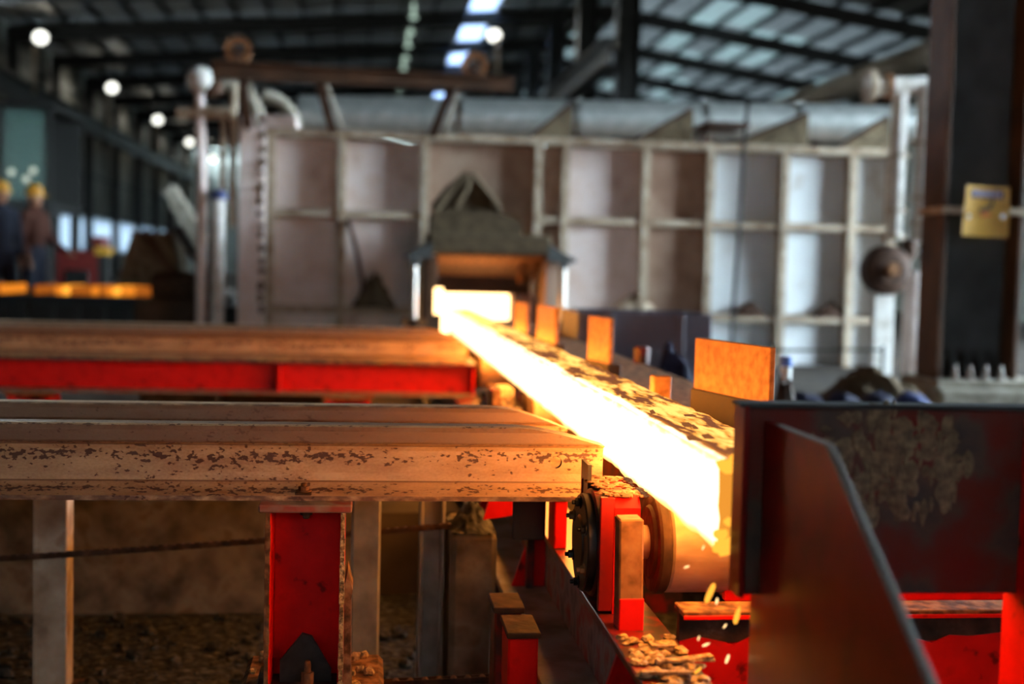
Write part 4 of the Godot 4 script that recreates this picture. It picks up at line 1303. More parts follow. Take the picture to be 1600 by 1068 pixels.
func build_furnace_services() -> void:
	# long flue duct behind the furnace top
	var d := thing("flue_duct", "long galvanised duct lying along the top of the furnace", "duct", Vector3(0, 0, -13.2))
	obj("duct", tube(new_st(), [Vector3(-0.7, 2.68, 0), Vector3(5.9, 2.82, 0)], 0.19, 28), M.galvanised, d)
	for x in [0.95, 2.15, 3.5, 4.5]:
		var y: float = 2.68 + 0.14 * (x + 0.7) / 6.6
		obj("flange_ring", lathe(new_st(), [Vector2(0.18, -0.015), Vector2(0.215, -0.015), Vector2(0.215, 0.015), Vector2(0.18, 0.015)], axis_x(Vector3(x, y, 0)), 28), M.galvanised, d)
		obj("saddle", span(new_st(), Vector3(x - 0.04, 2.345, -0.12), Vector3(x + 0.04, y - 0.13, 0.12), 0.004), M.steel_brown, d)
	# pale pipe bends at the top left corner
	var e := thing("bend_pipe", "pair of pale pipe bends rising over the left furnace corner", "pipe", Vector3(0, 0, -12.8))
	var p := []
	for k in 10:
		var a := PI * k / 9.0 * 0.55
		p.append(Vector3(-1.02 + 0.32 * sin(a), 2.5 + 0.36 * cos(a) - 0.06, 0))
	obj("pipe", tube(new_st(), p, 0.06, 14), M.pale_concrete, e)
	p = []
	for k in 10:
		var a := PI * 0.5 * k / 9.0
		p.append(Vector3(-1.42 + 0.34 * sin(a), 2.9 - 0.36 * (1.0 - cos(a)), 0))
	obj("pipe", tube(new_st(), p, 0.09, 14), M.pale_concrete, e)
	obj("pipe", tube(new_st(), [Vector3(-1.08, 2.54, 0), Vector3(-1.08, 2.345, 0)], 0.09, 14), M.pale_concrete, e)
	# brown beam on stands over the furnace
	var b := thing("gantry_beam", "dark brown gantry beam across the top of the furnace with slanted legs", "beam", Vector3(0, 0, -11.5))
	var s := new_st()
	prism(s, PackedVector2Array([Vector2(-1.36, 2.77), Vector2(1.28, 2.765), Vector2(1.28, 2.78), Vector2(-1.36, 2.785)]), 0.14)
	prism(s, PackedVector2Array([Vector2(-1.36, 2.905), Vector2(1.28, 2.865), Vector2(1.28, 2.88), Vector2(-1.36, 2.92)]), 0.14)
	prism(s, PackedVector2Array([Vector2(-1.36, 2.785), Vector2(1.28, 2.78), Vector2(1.28, 2.865), Vector2(-1.36, 2.905)]), 0.02)
	obj("beam", s, M.steel_brown, b)
	for q in [[-1.1, -1.1, 2.4], [-0.44, -0.33, 2.40], [0.72, 0.59, 2.40]]:
		var t := Vector3(q[0], 2.77, 0)
		var u := Vector3(q[1], q[2], -0.5)
		obj("leg", tube(new_st(), [t, u], 0.04, 4), M.steel_brown, b)
		obj("brace", tube(new_st(), [t + Vector3(0.06, 0, 0.02), u + Vector3(0.1, 0, 0.0)], 0.018, 4), M.pale_concrete, b)
	for q in [[-1.14, 2.92, "brown pulley wheel on the left end of the gantry beam"], [0.93, 2.875, "brown pulley wheel on the right part of the gantry beam"]]:
		var w := thing("pulley_wheel", q[2], "pulley", Vector3(q[0], q[1], -11.5))
		obj("wheel", lathe(new_st(), [Vector2(0.06, -0.025), Vector2(0.12, -0.03), Vector2(0.105, 0.0), Vector2(0.12, 0.03), Vector2(0.06, 0.025), Vector2(0.06, -0.025)], axis_z(Vector3(0, 0.1, 0)), 24), M.rust, w)
		obj("hub", lathe(new_st(), [Vector2(0, -0.035), Vector2(0.03, -0.035), Vector2(0.03, 0.035), Vector2(0, 0.035)], axis_z(Vector3(0, 0.1, 0)), 14), M.rust_dark, w)
		obj("bracket", bx(new_st(), Vector3(0, 0.05, 0.04), Vector3(0.03, 0.12, 0.012), 0.003), M.rust_dark, w)
	# pipework left of the furnace
	var l := thing("gauge_pipe", "upright pinkish pipe with a round pale head left of the furnace", "pipe", Vector3(-1.53, HALL_Y, -12.0))
	obj("pipe", tube(new_st(), [Vector3(0.03, 0, 0), Vector3(0.03, 1.6, 0), Vector3(0.0, 2.4, 0)], 0.045, 14), M.furnace_casing, l)
	var sph := SphereMesh.new()
	sph.radius = 0.125
	sph.height = 0.25
	put("head", sph, M.white_pipe, l, Vector3(0, 2.52, 0))
	obj("cross_pipe", tube(new_st(), [Vector3(-0.2, 2.22, 0.0), Vector3(0.28, 2.235, 0.0)], 0.055, 12), M.furnace_frame, l)
	obj("pipe", tube(new_st(), [Vector3(0.21, 0, -0.05), Vector3(0.21, 2.2, -0.05)], 0.03, 10), M.furnace_frame, l)
	obj("pipe", tube(new_st(), [Vector3(0.3, 1.2, -0.05), Vector3(0.3, 2.5, -0.05)], 0.035, 10), M.furnace_frame, l)
	obj("valve", lump(new_st(), Vector3(0.12, 2.45, 0.0), Vector3(0.09, 0.08, 0.06), 4, 0.4, 9, 6), M.steel_brown, l)
	var v := thing("air_pipe", "white upright pipe with a dark blue cap left of the furnace wall", "pipe", Vector3(-1.34, HALL_Y, -11.9))
	obj("pipe", lathe(new_st(), [Vector2(0, 0.0), Vector2(0.06, 0.0), Vector2(0.06, 1.44), Vector2(0, 1.44)], Transform3D(), 18), M.white_pipe, v)
	obj("cap", lathe(new_st(), [Vector2(0, 1.44), Vector2(0.085, 1.44), Vector2(0.085, 1.49), Vector2(0.05, 1.53), Vector2(0, 1.53)], Transform3D(), 18), M.cap_blue, v)
	# sloping chute and dark machinery between the cooling bed and the furnace
	var c := thing("scrap_chute", "pale sloping scrap chute behind the cooling bed, left of the furnace", "chute", Vector3(-2.5, HALL_Y, -17.2))
	obj("chute", prism(new_st(), PackedVector2Array([Vector2(-0.1, 1.75), Vector2(0.0, 1.85), Vector2(0.55, 1.0), Vector2(0.55, 0.75), Vector2(0.3, 0.9)]), 0.5), M.pale_concrete, c)
	obj("leg", span(new_st(), Vector3(0.42, 0, -0.2), Vector3(0.52, 0.82, 0.2), 0.004), M.steel_brown, c)
	obj("leg", span(new_st(), Vector3(-0.08, 0, -0.2), Vector3(0.0, 1.78, 0.2), 0.004), M.dark_steel, c)
	# header and down pipes at the right end
	var r := thing("burner_pipes", "white and rust pipe header with two down pipes at the right furnace end", "pipe", Vector3(0, 0, -11.4))
	obj("header", tube(new_st(), [Vector3(4.52, 2.92, 0), Vector3(5.3, 2.96, 0)], 0.085, 18), M.white_pipe, r)
	obj("header_flange", lathe(new_st(), [Vector2(0, -0.03), Vector2(0.15, -0.03), Vector2(0.15, 0.03), Vector2(0, 0.03)], axis_x(Vector3(4.55, 2.92, 0)), 22), M.furnace_frame, r)
	obj("header_flange", lathe(new_st(), [Vector2(0, -0.02), Vector2(0.12, -0.02), Vector2(0.12, 0.02), Vector2(0, 0.02)], axis_x(Vector3(4.72, 2.93, 0)), 22), M.rust, r)
	obj("down_pipe", tube(new_st(), [Vector3(4.84, 2.95, 0), Vector3(4.84, 1.53, 0)], 0.075, 16), M.white_pipe, r)
	obj("down_pipe", tube(new_st(), [Vector3(5.06, 2.95, 0.05), Vector3(5.06, 1.5, 0.05)], 0.07, 16), M.white_pipe, r)
	for y in [1.56, 1.8, 2.3]:
		obj("pipe_flange", lathe(new_st(), [Vector2(0, -0.015), Vector2(0.105, -0.015), Vector2(0.105, 0.015), Vector2(0, 0.015)], Transform3D(Basis(), Vector3(4.84, y, 0)), 16), M.furnace_frame, r)
		obj("pipe_flange", lathe(new_st(), [Vector2(0, -0.015), Vector2(0.1, -0.015), Vector2(0.1, 0.015), Vector2(0, 0.015)], Transform3D(Basis(), Vector3(5.06, y + 0.12, 0.05)), 16), M.furnace_frame, r)
	obj("stand_pipe", tube(new_st(), [Vector3(5.06, HALL_Y, 0), Vector3(5.06, 1.25, 0)], 0.1, 16), M.furnace_casing, r)
	var m := thing("burner_blower", "round rust-brown blower casing below the burner pipes", "blower", Vector3(4.68, 1.25, -11.15))
	obj("casing", lathe(new_st(), [Vector2(0, 0.12), Vector2(0.12, 0.12), Vector2(0.2, 0.09), Vector2(0.225, 0.03), Vector2(0.225, -0.1), Vector2(0, -0.1)], axis_z(Vector3.ZERO), 28), M.rust_dark, m)
	obj("hub", lathe(new_st(), [Vector2(0, 0.17), Vector2(0.05, 0.17), Vector2(0.07, 0.12), Vector2(0, 0.12)], axis_z(Vector3.ZERO), 16), M.rust, m)
	obj("outlet", tube(new_st(), [Vector3(0.1, 0.05, 0), Vector3(0.2, 0.16, 0), Vector3(0.2, 0.28, 0)], 0.075, 12), M.rust_dark, m)
	obj("stand", span(new_st(), Vector3(-0.1, -0.96, -0.08), Vector3(0.08, -0.2, 0.0), 0.004), M.white_pipe, m)
	# hanging cable
	var h := thing("hanging_cable", "thin dark cable hanging from a short arm before the right furnace bays", "cable", Vector3(3.36, 0, -11.3))
	obj("arm", span(new_st(), Vector3(-0.34, 2.5, -0.6), Vector3(0.04, 2.54, 0.02), 0.004), M.rust_dark, h)
	obj("cable", tube(new_st(), [Vector3(0.02, 2.72, 0), Vector3(0.0, 2.5, 0), Vector3(-0.02, 1.6, 0), Vector3(-0.05, 0.9, 0), Vector3(-0.06, HALL_Y, 0)], 0.019, 8), M.rubber, h)

# ------------------------------------------------------------------ right side
func guide_plate(label: String, a: Vector3, b: Vector3, h: float, y: float) -> void:   # upright plate from a to b (xz), its foot on the deck
	var g := thing("guide_plate", label, "plate", Vector3((a.x + b.x) * 0.5, 0.815, (a.z + b.z) * 0.5))
	var d := Vector3(b.x - a.x, 0, b.z - a.z)
	var bas := Basis(d.normalized(), Vector3.UP, d.normalized().cross(Vector3.UP))
	obj("plate", bx(new_st(), Vector3(0, y - 0.815 + h * 0.5, 0), Vector3(d.length(), h, 0.016), 0.002, bas), M.ochre_steel, g)
	obj("base", bx(new_st(), bas.z * -0.012 + Vector3(0, (y - 0.813) * 0.5, 0), Vector3(d.length() * 1.05, y - 0.813, 0.05), 0.004, bas), M.dark_scale, g)

func build_right_side() -> void:
	guide_plate("large rusty plate standing right of the billet, nearest to the stop frame", Vector3(0.868, 0, -3.28), Vector3(0.948, 0, -2.90), 0.135, 0.892)
	guide_plate("narrow upright rusty plate right of the billet, mid table", Vector3(0.84, 0, -4.75), Vector3(0.875, 0, -4.50), 0.165, 0.86)
	guide_plate("bright-lit plate right of the billet, nearer one of the pair by the hood", Vector3(0.80, 0, -5.9), Vector3(0.82, 0, -5.45), 0.16, 0.87)
	guide_plate("bright-lit plate right of the billet, one closest to the hood", Vector3(0.79, 0, -6.7), Vector3(0.80, 0, -6.3), 0.15, 0.87)
	var lug := thing("guide_lug", "small square rusty lug on the deck beside the billet", "lug", Vector3(0.805, 0.815, -3.42))
	obj("lug", bx(new_st(), Vector3(0, 0.05, 0), Vector3(0.05, 0.1, 0.05), 0.004), M.ochre_steel, lug)
	var bin := thing("steel_bin", "dull violet-grey steel bin behind the guide plates", "bin", Vector3(1.55, HALL_Y, -7.3))
	var s := new_st()
	for e in [[Vector3(-0.38, 0, -0.3), Vector3(0.38, 0.66, -0.27)], [Vector3(-0.38, 0, 0.27), Vector3(0.38, 0.66, 0.3)], [Vector3(-0.38, 0, -0.27), Vector3(-0.35, 0.66, 0.27)], [Vector3(0.35, 0, -0.27), Vector3(0.38, 0.66, 0.27)], [Vector3(-0.35, 0, -0.27), Vector3(0.35, 0.03, 0.27)]]:
		span(s, e[0], e[1], 0.003)
	obj("shell", s, plain("bin_grey", c8(88, 82, 92), 0.6), bin)
	for x in [-0.2, 0.2]:
		obj("rib", span(new_st(), Vector3(x - 0.02, 0, 0.3), Vector3(x + 0.02, 0.66, 0.33), 0.003), M.bin_grey, bin)
	var can := thing("red_can", "small bright red can on the deck right of the billet", "can", Vector3(1.14, 0.815, -5.2))
	obj("can", lathe(new_st(), [Vector2(0, 0), Vector2(0.032, 0), Vector2(0.034, 0.06), Vector2(0.03, 0.068), Vector2(0, 0.068)], Transform3D(), 18), M.red_dirty, can)
	# navy rags, tarps and sacks
	for q in [[Vector3(1.52, HALL_Y + 0.02, -6.3), 0.3, 0.22, 0.52, "crumpled navy rag heap beside the violet-grey bin", "tarp_navy", 61], [Vector3(2.02, HALL_Y + 0.02, -6.0), 0.17, 0.2, 0.4, "brown rag heap behind the large rusty plate", "rust_dark", 62]]:
		var o := obj("rag_heap", heap(new_st(), q[0], q[1], q[2], q[3], q[6], 24, 0.45), M[q[5]])
		tag(o, q[4], "rags")
	for k in 4:
		var o := obj("tarp_bundle", lump(new_st(), Vector3(2.62 + 0.235 * k, HALL_Y + 0.095, -7.38 - 0.03 * k), Vector3(0.108, 0.1, 0.13), 30 + k, 0.3, 16, 10, false), M.tarp_navy if k < 3 else M.tarp_blue)
		tag(o, ["navy bundle at the left end of the row beyond the stop frame", "second navy bundle in the row beyond the stop frame", "third navy bundle, next to the bright blue one", "bright blue rounded bundle at the right end of the row"][k], "bundle")
	var o2 := obj("sand_heap", heap(new_st(), Vector3(3.32, HALL_Y + 0.02, -8.1), 0.5, 0.5, 0.3, 71, 26, 0.5), M.sand)
	o2.set_meta("kind", "stuff")
	tag(o2, "low brown sand heap at the foot of the tall column", "sand")
	var bc := thing("bottle", "small bottle with a bright blue cap on the brown rags", "bottle", Vector3(2.03, HALL_Y + 0.39, -6.0))
	obj("body", lathe(new_st(), [Vector2(0, 0), Vector2(0.025, 0), Vector2(0.025, 0.05), Vector2(0.014, 0.07), Vector2(0, 0.07)], Transform3D(), 14), M.white_plastic, bc)
	obj("cap", lathe(new_st(), [Vector2(0, 0.06), Vector2(0.03, 0.06), Vector2(0.03, 0.11), Vector2(0, 0.11)], Transform3D(), 14), plain("bright_blue", c8(50, 96, 180), 0.4), bc)
	# tall H column with a plinth
	var c := thing("hall_column", "tall dark H-section column on a concrete plinth at the right", "column", Vector3(4.19, HALL_Y, -8.6))
	obj("plinth", span(new_st(), Vector3(-0.36, 0, -0.4), Vector3(0.8, 0.15, 0.45), 0.02), M.pale_concrete, c)
	obj("base_plate", span(new_st(), Vector3(-0.32, 0.15, -0.3), Vector3(0.5, 0.2, 0.32), 0.006), M.pale_concrete, c)
	obj("web", span(new_st(), Vector3(-0.2, 0.2, -0.02), Vector3(0.25, 9.2, 0.0), 0.002), M.steel_grey, c)
	obj("flange", span(new_st(), Vector3(-0.27, 0.2, -0.17), Vector3(-0.235, 9.2, 0.17), 0.004), M.steel_brown, c)
	obj("flange", span(new_st(), Vector3(0.285, 0.2, -0.17), Vector3(0.32, 9.2, 0.17), 0.004), M.steel_brown, c)
	obj("web", span(new_st(), Vector3(-0.235, 0.2, -0.05), Vector3(0.285, 9.2, -0.02), 0.001), M.steel_grey, c)
	for k in 4:
		obj("gusset", prism(new_st(), PackedVector2Array([Vector2(0, 0), Vector2(0.16, 0), Vector2(0.0, 0.2)]), 0.016, Transform3D(Basis(Vector3.UP, -PI / 2), Vector3(-0.12 + 0.1 * k, 0.2, 0.0))), M.dark_steel, c)
		obj("anchor_bolt", hexbolt(new_st(), Transform3D(Basis(), Vector3(-0.16 + 0.11 * k, 0.2, 0.23)), 0.022, 0.08), M.worn_steel, c)
	# strap and sign on the column
	var st := thing("column_strap", "pale strap band clamped round the column at sign height", "strap", Vector3(4.19, 1.66, -8.6))
	obj("band", span(new_st(), Vector3(-0.29, -0.025, 0.172), Vector3(0.36, 0.025, 0.19), 0.003), M.furnace_frame, st)
	obj("band", span(new_st(), Vector3(-0.29, -0.025, -0.19), Vector3(-0.27, 0.025, 0.172), 0.003), M.furnace_frame, st)
	obj("band", span(new_st(), Vector3(0.34, -0.025, -0.19), Vector3(0.36, 0.025, 0.172), 0.003), M.furnace_frame, st)
	sign_board()
	# bits of pipework past the column
	var q2 := thing("wall_pipe", "thin pipe with two white joints past the right edge of the column", "pipe", Vector3(4.74, HALL_Y, -9.0))
	obj("pipe", tube(new_st(), [Vector3(0, 0, 0), Vector3(0, 2.5, 0)], 0.03, 10), M.dark_steel, q2)
	for y in [0.34, 0.62, 1.1]:
		obj("joint", lathe(new_st(), [Vector2(0, -0.05), Vector2(0.055, -0.05), Vector2(0.055, 0.05), Vector2(0, 0.05)], Transform3D(Basis(), Vector3(0, y, 0)), 14), M.white_plastic, q2)

func sign_board() -> void:
	# a slightly curled yellow warning board with a violet heading, hung on the strap
	var g := thing("warning_sign", "curled yellow warning board with a violet heading on the tall column", "sign", Vector3(4.20, 1.655, -8.38))
	g.rotation = Vector3(0, 0, -0.025)
	var s := new_st()
	s.set_smooth_group(1)
	var w := 0.335
	var h := 0.345
	var f := func(u: float, v: float, dz: float) -> Vector3:
		return Vector3((u - 0.5) * (w - 0.02 * v), (v - 0.5) * h, 0.02 * pow(2.0 * u - 1.0, 2.0) + dz)
	var face := func(st: SurfaceTool, u0: float, u1: float, v0: float, v1: float, dz: float) -> void:
		var nn := 8
		for i in nn:
			var a := lerpf(u0, u1, float(i) / nn)
			var b := lerpf(u0, u1, float(i + 1) / nn)
			for e in [[dz, 1.0], [dz - 0.002, -1.0]]:
				quad_n(st, f.call(a, v0, e[0]), f.call(b, v0, e[0]), f.call(b, v1, e[0]), f.call(a, v1, e[0]), Vector3(0, 0, e[1]))
	face.call(s, 0.0, 1.0, 0.0, 1.0, 0.0)
	obj("board", s, M.yellow, g)
	s = new_st()
	face.call(s, 0.14, 0.86, 0.76, 0.93, 0.003)
	obj("heading_band", s, M.violet_print, g)
	s = new_st()
	for k in 7:
		var u := 0.19 + 0.09 * k
		face.call(s, u, u + 0.065, 0.80, 0.885, 0.006)
	obj("heading_print", s, M.print_pale, g)
	# the dark hooked mark with an orange patch below it
	s = prism(new_st(), PackedVector2Array([Vector2(-0.05, 0.02), Vector2(0.0, 0.03), Vector2(0.03, 0.055), Vector2(0.035, 0.085), Vector2(0.05, 0.09), Vector2(0.05, 0.05), Vector2(0.03, 0.015), Vector2(0.0, 0.0), Vector2(-0.045, -0.005)]), 0.003, Transform3D(Basis(), Vector3(0.0, 0.0, 0.006)))
	obj("hook_mark", s, M.print_dark, g)
	obj("print_patch", prism(new_st(), PackedVector2Array([Vector2(-0.035, -0.035), Vector2(0.03, -0.035), Vector2(0.035, -0.005), Vector2(-0.035, -0.008)]), 0.003, Transform3D(Basis(), Vector3(0, 0, 0.006))), M.print_orange, g)
	for e in [[-0.125, -0.04], [0.12, -0.03]]:
		obj("reflector", lathe(new_st(), [Vector2(0, 0.008), Vector2(0.014, 0.006), Vector2(0.018, 0.0), Vector2(0, -0.004)], axis_z(Vector3(e[0], e[1], 0.012)), 16), M.white_plastic, g)
	obj("hanger", span(new_st(), Vector3(-0.02, -0.02, -0.03), Vector3(0.02, 0.02, -0.001), 0.002), M.steel_grey, g)

# ------------------------------------------------------------------ left background
func person(label: String, at: Vector3, turn: float, cloth: Material, legs: Material, arm: float) -> void:
	var p := thing("person", label, "person", at, "")
	p.rotation.y = turn
	var V := func(x: float, y: float, z: float) -> Vector3: return Vector3(x, y, z)
	var bones := [
		[V.call(0, 0.95, 0), V.call(0, 1.15, 0.01), 0.135, 0.125], [V.call(0, 1.15, 0.01), V.call(0, 1.36, 0.0), 0.125, 0.14],
		[V.call(-0.13, 1.38, 0), V.call(0.13, 1.38, 0), 0.075, 0.075], [V.call(0, 1.38, 0), V.call(0, 1.50, 0.01), 0.06, 0.052]]
	for e in [-1.0, 1.0]:
		var fwd: float = arm if e > 0 else 0.02
		bones.append([V.call(0.175 * e, 1.38, 0), V.call(0.22 * e, 1.10, -0.02 + 0.3 * fwd), 0.056, 0.046])
		bones.append([V.call(0.22 * e, 1.10, -0.02 + 0.3 * fwd), V.call(0.2 * e, 0.88 + 0.25 * fwd, 0.05 + fwd), 0.046, 0.036])
		bones.append([V.call(0.085 * e, 0.92, 0), V.call(0.1 * e, 0.48, 0.02), 0.09, 0.062])
		bones.append([V.call(0.1 * e, 0.48, 0.02), V.call(0.105 * e, 0.1, -0.02), 0.06, 0.045])
		bones.append([V.call(0.105 * e, 0.05, -0.03), V.call(0.12 * e, 0.045, 0.14), 0.05, 0.042])
	obj("body", nets(new_st(), bones, 0.022, 0.05), cloth, p)
	var head := [[V.call(0, 1.58, 0.015), V.call(0, 1.64, 0.0), 0.078, 0.088], [V.call(0, 1.535, 0.05), V.call(0, 1.56, 0.055), 0.038, 0.045], [V.call(0, 1.585, 0.098), V.call(0, 1.60, 0.09), 0.014, 0.012], [V.call(0, 1.46, 0.005), V.call(0, 1.54, 0.01), 0.05, 0.05],
		[V.call(-0.088, 1.59, 0.0), V.call(-0.088, 1.62, 0.0), 0.014, 0.016], [V.call(0.088, 1.59, 0.0), V.call(0.088, 1.62, 0.0), 0.014, 0.016]]
	obj("head", nets(new_st(), head, 0.012, 0.02), M.skin, p)
	for e in [-1.0, 1.0]:
		var fwd: float = arm if e > 0 else 0.02
		var w := Vector3(0.2 * e, 0.86 + 0.25 * fwd, 0.06 + fwd)
		var dn := Vector3(0, -0.9, 0.45).normalized() if fwd < 0.1 else Vector3(0, -0.2, 0.98).normalized()
		var hb := [[w, w + dn * 0.075, 0.026, 0.03]]
		for k in 4:
			var o := w + dn * 0.08 + Vector3((k - 1.5) * 0.017, 0, 0)
			hb.append([o, o + dn * (0.035 if k in [1, 2] else 0.028), 0.0088, 0.008])
			hb.append([o + dn * 0.034, o + dn * 0.06 + Vector3(0, -0.01, -0.008), 0.008, 0.007])
		hb.append([w + dn * 0.03, w + dn * 0.07 + Vector3(-0.035 * e, 0, 0.01), 0.011, 0.008])
		obj("hand", nets(new_st(), hb, 0.007, 0.008), M.skin, p)
		obj("boot", bx(new_st(), Vector3(0.112 * e, 0.02, 0.06), Vector3(0.105, 0.04, 0.29), 0.015), M.black_iron, p)
	obj("trousers", nets(new_st(), [[V.call(0, 0.93, 0), V.call(0, 0.98, 0), 0.142, 0.14], [V.call(0.085, 0.92, 0), V.call(0.1, 0.48, 0.02), 0.098, 0.072], [V.call(0.1, 0.48, 0.02), V.call(0.105, 0.1, -0.02), 0.07, 0.058], [V.call(-0.085, 0.92, 0), V.call(-0.1, 0.48, 0.02), 0.098, 0.072], [V.call(-0.1, 0.48, 0.02), V.call(-0.105, 0.1, -0.02), 0.07, 0.058]], 0.024, 0.04), legs, p)
	var s := lathe(new_st(), [Vector2(0.138, 1.635), Vector2(0.125, 1.648), Vector2(0.112, 1.66), Vector2(0.108, 1.70), Vector2(0.09, 1.745), Vector2(0.055, 1.772), Vector2(0, 1.782)], Transform3D(), 24)
	lathe(s, [Vector2(0, 1.64), Vector2(0.138, 1.635)], Transform3D(), 24)
	bx(s, Vector3(0, 1.642, 0.135), Vector3(0.15, 0.01, 0.07), 0.004)
	tube(s, [V.call(0, 1.70, 0.108), V.call(0, 1.765, 0.06), V.call(0, 1.786, 0.0), V.call(0, 1.765, -0.06), V.call(0, 1.70, -0.108)], 0.012, 6)
	obj("helmet", s, M.helmet_yellow, p)

func build_left_background() -> void:
	person("person in dark navy clothes and a yellow helmet, leftmost, by the cooling bed", Vector3(-4.36, HALL_Y, -16.0), 0.6, M.navy_cloth, M.navy_cloth, 0.05)
	person("person in an orange-brown jacket and a yellow helmet beside the one in navy", Vector3(-4.12, HALL_Y, -16.6), 1.1, M.orange_cloth, M.navy_cloth, 0.28)
	# raised control cabin behind glass
	var c := thing("control_cabin", "raised glazed control cabin against the left wall", "cabin", Vector3(-6.9, HALL_Y, -25.0))
	obj("floor_slab", span(new_st(), Vector3(-1.3, 1.7, -1.2), Vector3(1.3, 1.86, 1.2), 0.01), M.dark_steel, c)
	obj("roof_slab", span(new_st(), Vector3(-1.35, 3.5, -1.25), Vector3(1.35, 3.6, 1.25), 0.01), M.dark_steel, c)
	obj("rear_wall", span(new_st(), Vector3(-1.3, 1.86, -1.2), Vector3(1.3, 3.5, -1.12), 0.005), M.dark_steel, c)
	for x in [-1.25, -0.4, 0.42, 1.25]:
		obj("mullion", span(new_st(), Vector3(x - 0.04, 1.86, 1.1), Vector3(x + 0.04, 3.5, 1.18), 0.004), M.dark_steel, c)
	for x in [-0.825, 0.01, 0.835]:
		obj("pane", span(new_st(), Vector3(x - 0.37, 1.9, 1.12), Vector3(x + 0.37, 3.46, 1.13), 0.001), M.cabin_glass, c)
	for q in [[-1.2, -1.1], [1.2, -1.1], [-1.2, 1.1], [1.2, 1.1]]:
		obj("leg", span(new_st(), Vector3(q[0] - 0.08, 0, q[1] - 0.08), Vector3(q[0] + 0.08, 1.7, q[1] + 0.08), 0.005), M.dark_steel, c)
	for q in [[0.2, 2.32], [0.52, 2.38], [0.78, 2.26], [0.9, 2.42]]:  # glowing discs stand in for the dots of light reflected in the glass
		obj("glass_light_dot", lathe(new_st(), [Vector2(0, -0.05), Vector2(0.05, -0.04), Vector2(0.06, 0.0), Vector2(0, 0.02)], axis_z(Vector3(q[0], q[1], 0.9)), 14), hot("soft_dot_glow", Vector3(1.1, 1.1, 0.9)) if not M.has("soft_dot_glow") else M.soft_dot_glow, c)
	# red machine behind the bed
	var m := thing("red_machine", "dark red machine cabinet with a raised right end behind the cooling bed", "machine", Vector3(-4.25, HALL_Y, -20.0))
	obj("cabinet", span(new_st(), Vector3(-0.33, 0, -0.4), Vector3(0.3, 0.98, 0.3), 0.02), M.machine_red, m)
	obj("tower", span(new_st(), Vector3(0.16, 0.9, -0.3), Vector3(0.34, 1.2, 0.2), 0.02), M.machine_red, m)
	obj("panel", span(new_st(), Vector3(-0.2, 0.45, 0.3), Vector3(0.15, 0.7, 0.315), 0.004), M.screen_dark, m)
	var m2 := thing("red_machine", "small red cabinet left of the larger red machine", "machine", Vector3(-5.05, HALL_Y, -20.4))
	obj("cabinet", span(new_st(), Vector3(-0.15, 0, -0.3), Vector3(0.15, 0.85, 0.3), 0.02), M.machine_red, m2)
	obj("panel", span(new_st(), Vector3(-0.1, 0.5, 0.3), Vector3(0.1, 0.65, 0.312), 0.004), M.screen_dark, m2)
	var y := thing("yellow_box", "yellow tool box on a stand between the red machine and the brown cover", "box", Vector3(-3.75, HALL_Y, -19.0))
	obj("box", bx(new_st(), Vector3(0, 0.98, 0), Vector3(0.22, 0.12, 0.2), 0.01), M.yellow, y)
	obj("stand", bx(new_st(), Vector3(0, 0.46, 0), Vector3(0.14, 0.92, 0.14), 0.005), M.dark_steel, y)
	# sloping brown-grey cover
	s_cover()
	# cooling bed with glowing bar ends
	var b := thing("cooling_bed", "long dark cooling bed of the next line with glowing bars on it", "cooling bed", Vector3(0, HALL_Y, -14.0))
	obj("bed", span(new_st(), Vector3(-7.0, 0.36, -1.0), Vector3(-1.5, 0.5, 0.6), 0.01), M.black_iron, b)
	obj("apron", span(new_st(), Vector3(-7.0, 0.0, 0.5), Vector3(-1.3, 0.42, 0.62), 0.01), M.black_iron, b)
	for k in 12:
		obj("skirt_rib", span(new_st(), Vector3(-4.4 + k * 0.25, 0.0, 0.62), Vector3(-4.36 + k * 0.25, 0.4, 0.68), 0.004), M.dark_steel, b)
	for x in [-6.5, -4.5, -2.6, -1.7]:
		obj("leg", span(new_st(), Vector3(x - 0.08, 0, -0.9), Vector3(x + 0.08, 0.36, -0.75), 0.005), M.dark_steel, b)
	var kinds := ["bar_dull", "bar_orange", "bar_yellow"]
	var spots := []
	for k in 13:
		spots.append([-3.13 + 0.072 * k, [1, 2, 0, 0, 0, 1, 0, 1, 2, 1, 1, 0, 0][k]])
	for q in [[-3.68, 1], [-3.9, 0], [-4.02, 0], [-3.34, 0]]:
		spots.append(q)
	for k in spots.size():
		var q = spots[k]
		var o := obj("hot_bar", bx(new_st(), Vector3(0, 0.046, 0), Vector3(0.046, 0.092, 0.9), 0.012), M[kinds[q[1]]], self, Vector3(q[0], HALL_Y + 0.5, -14.0))
		tag(o, "short glowing orange bar lying end-on on the dark cooling bed", "hot bar", "glowing bars side by side on the cooling bed")
	# dark machinery between the bed and the furnace
	var d := thing("roller_drive", "dark jumble of drive machinery left of the furnace end wall", "machinery", Vector3(-1.75, HALL_Y, -12.8))
	obj("gear_case", span(new_st(), Vector3(-0.45, 0, -0.2), Vector3(0.35, 0.5, 0.2), 0.03), M.steel_brown, d)
	obj("upright", span(new_st(), Vector3(0.22, 0.5, -0.1), Vector3(0.3, 1.3, 0.1), 0.01), M.dark_steel, d)
	obj("sloping_arm", tube(new_st(), [Vector3(-0.4, 1.15, 0), Vector3(0.1, 0.45, 0.1)], 0.06, 8), M.steel_brown, d)
	obj("sloping_arm", tube(new_st(), [Vector3(-0.1, 1.2, -0.1), Vector3(0.3, 0.6, -0.05)], 0.05, 8), M.dark_steel, d)
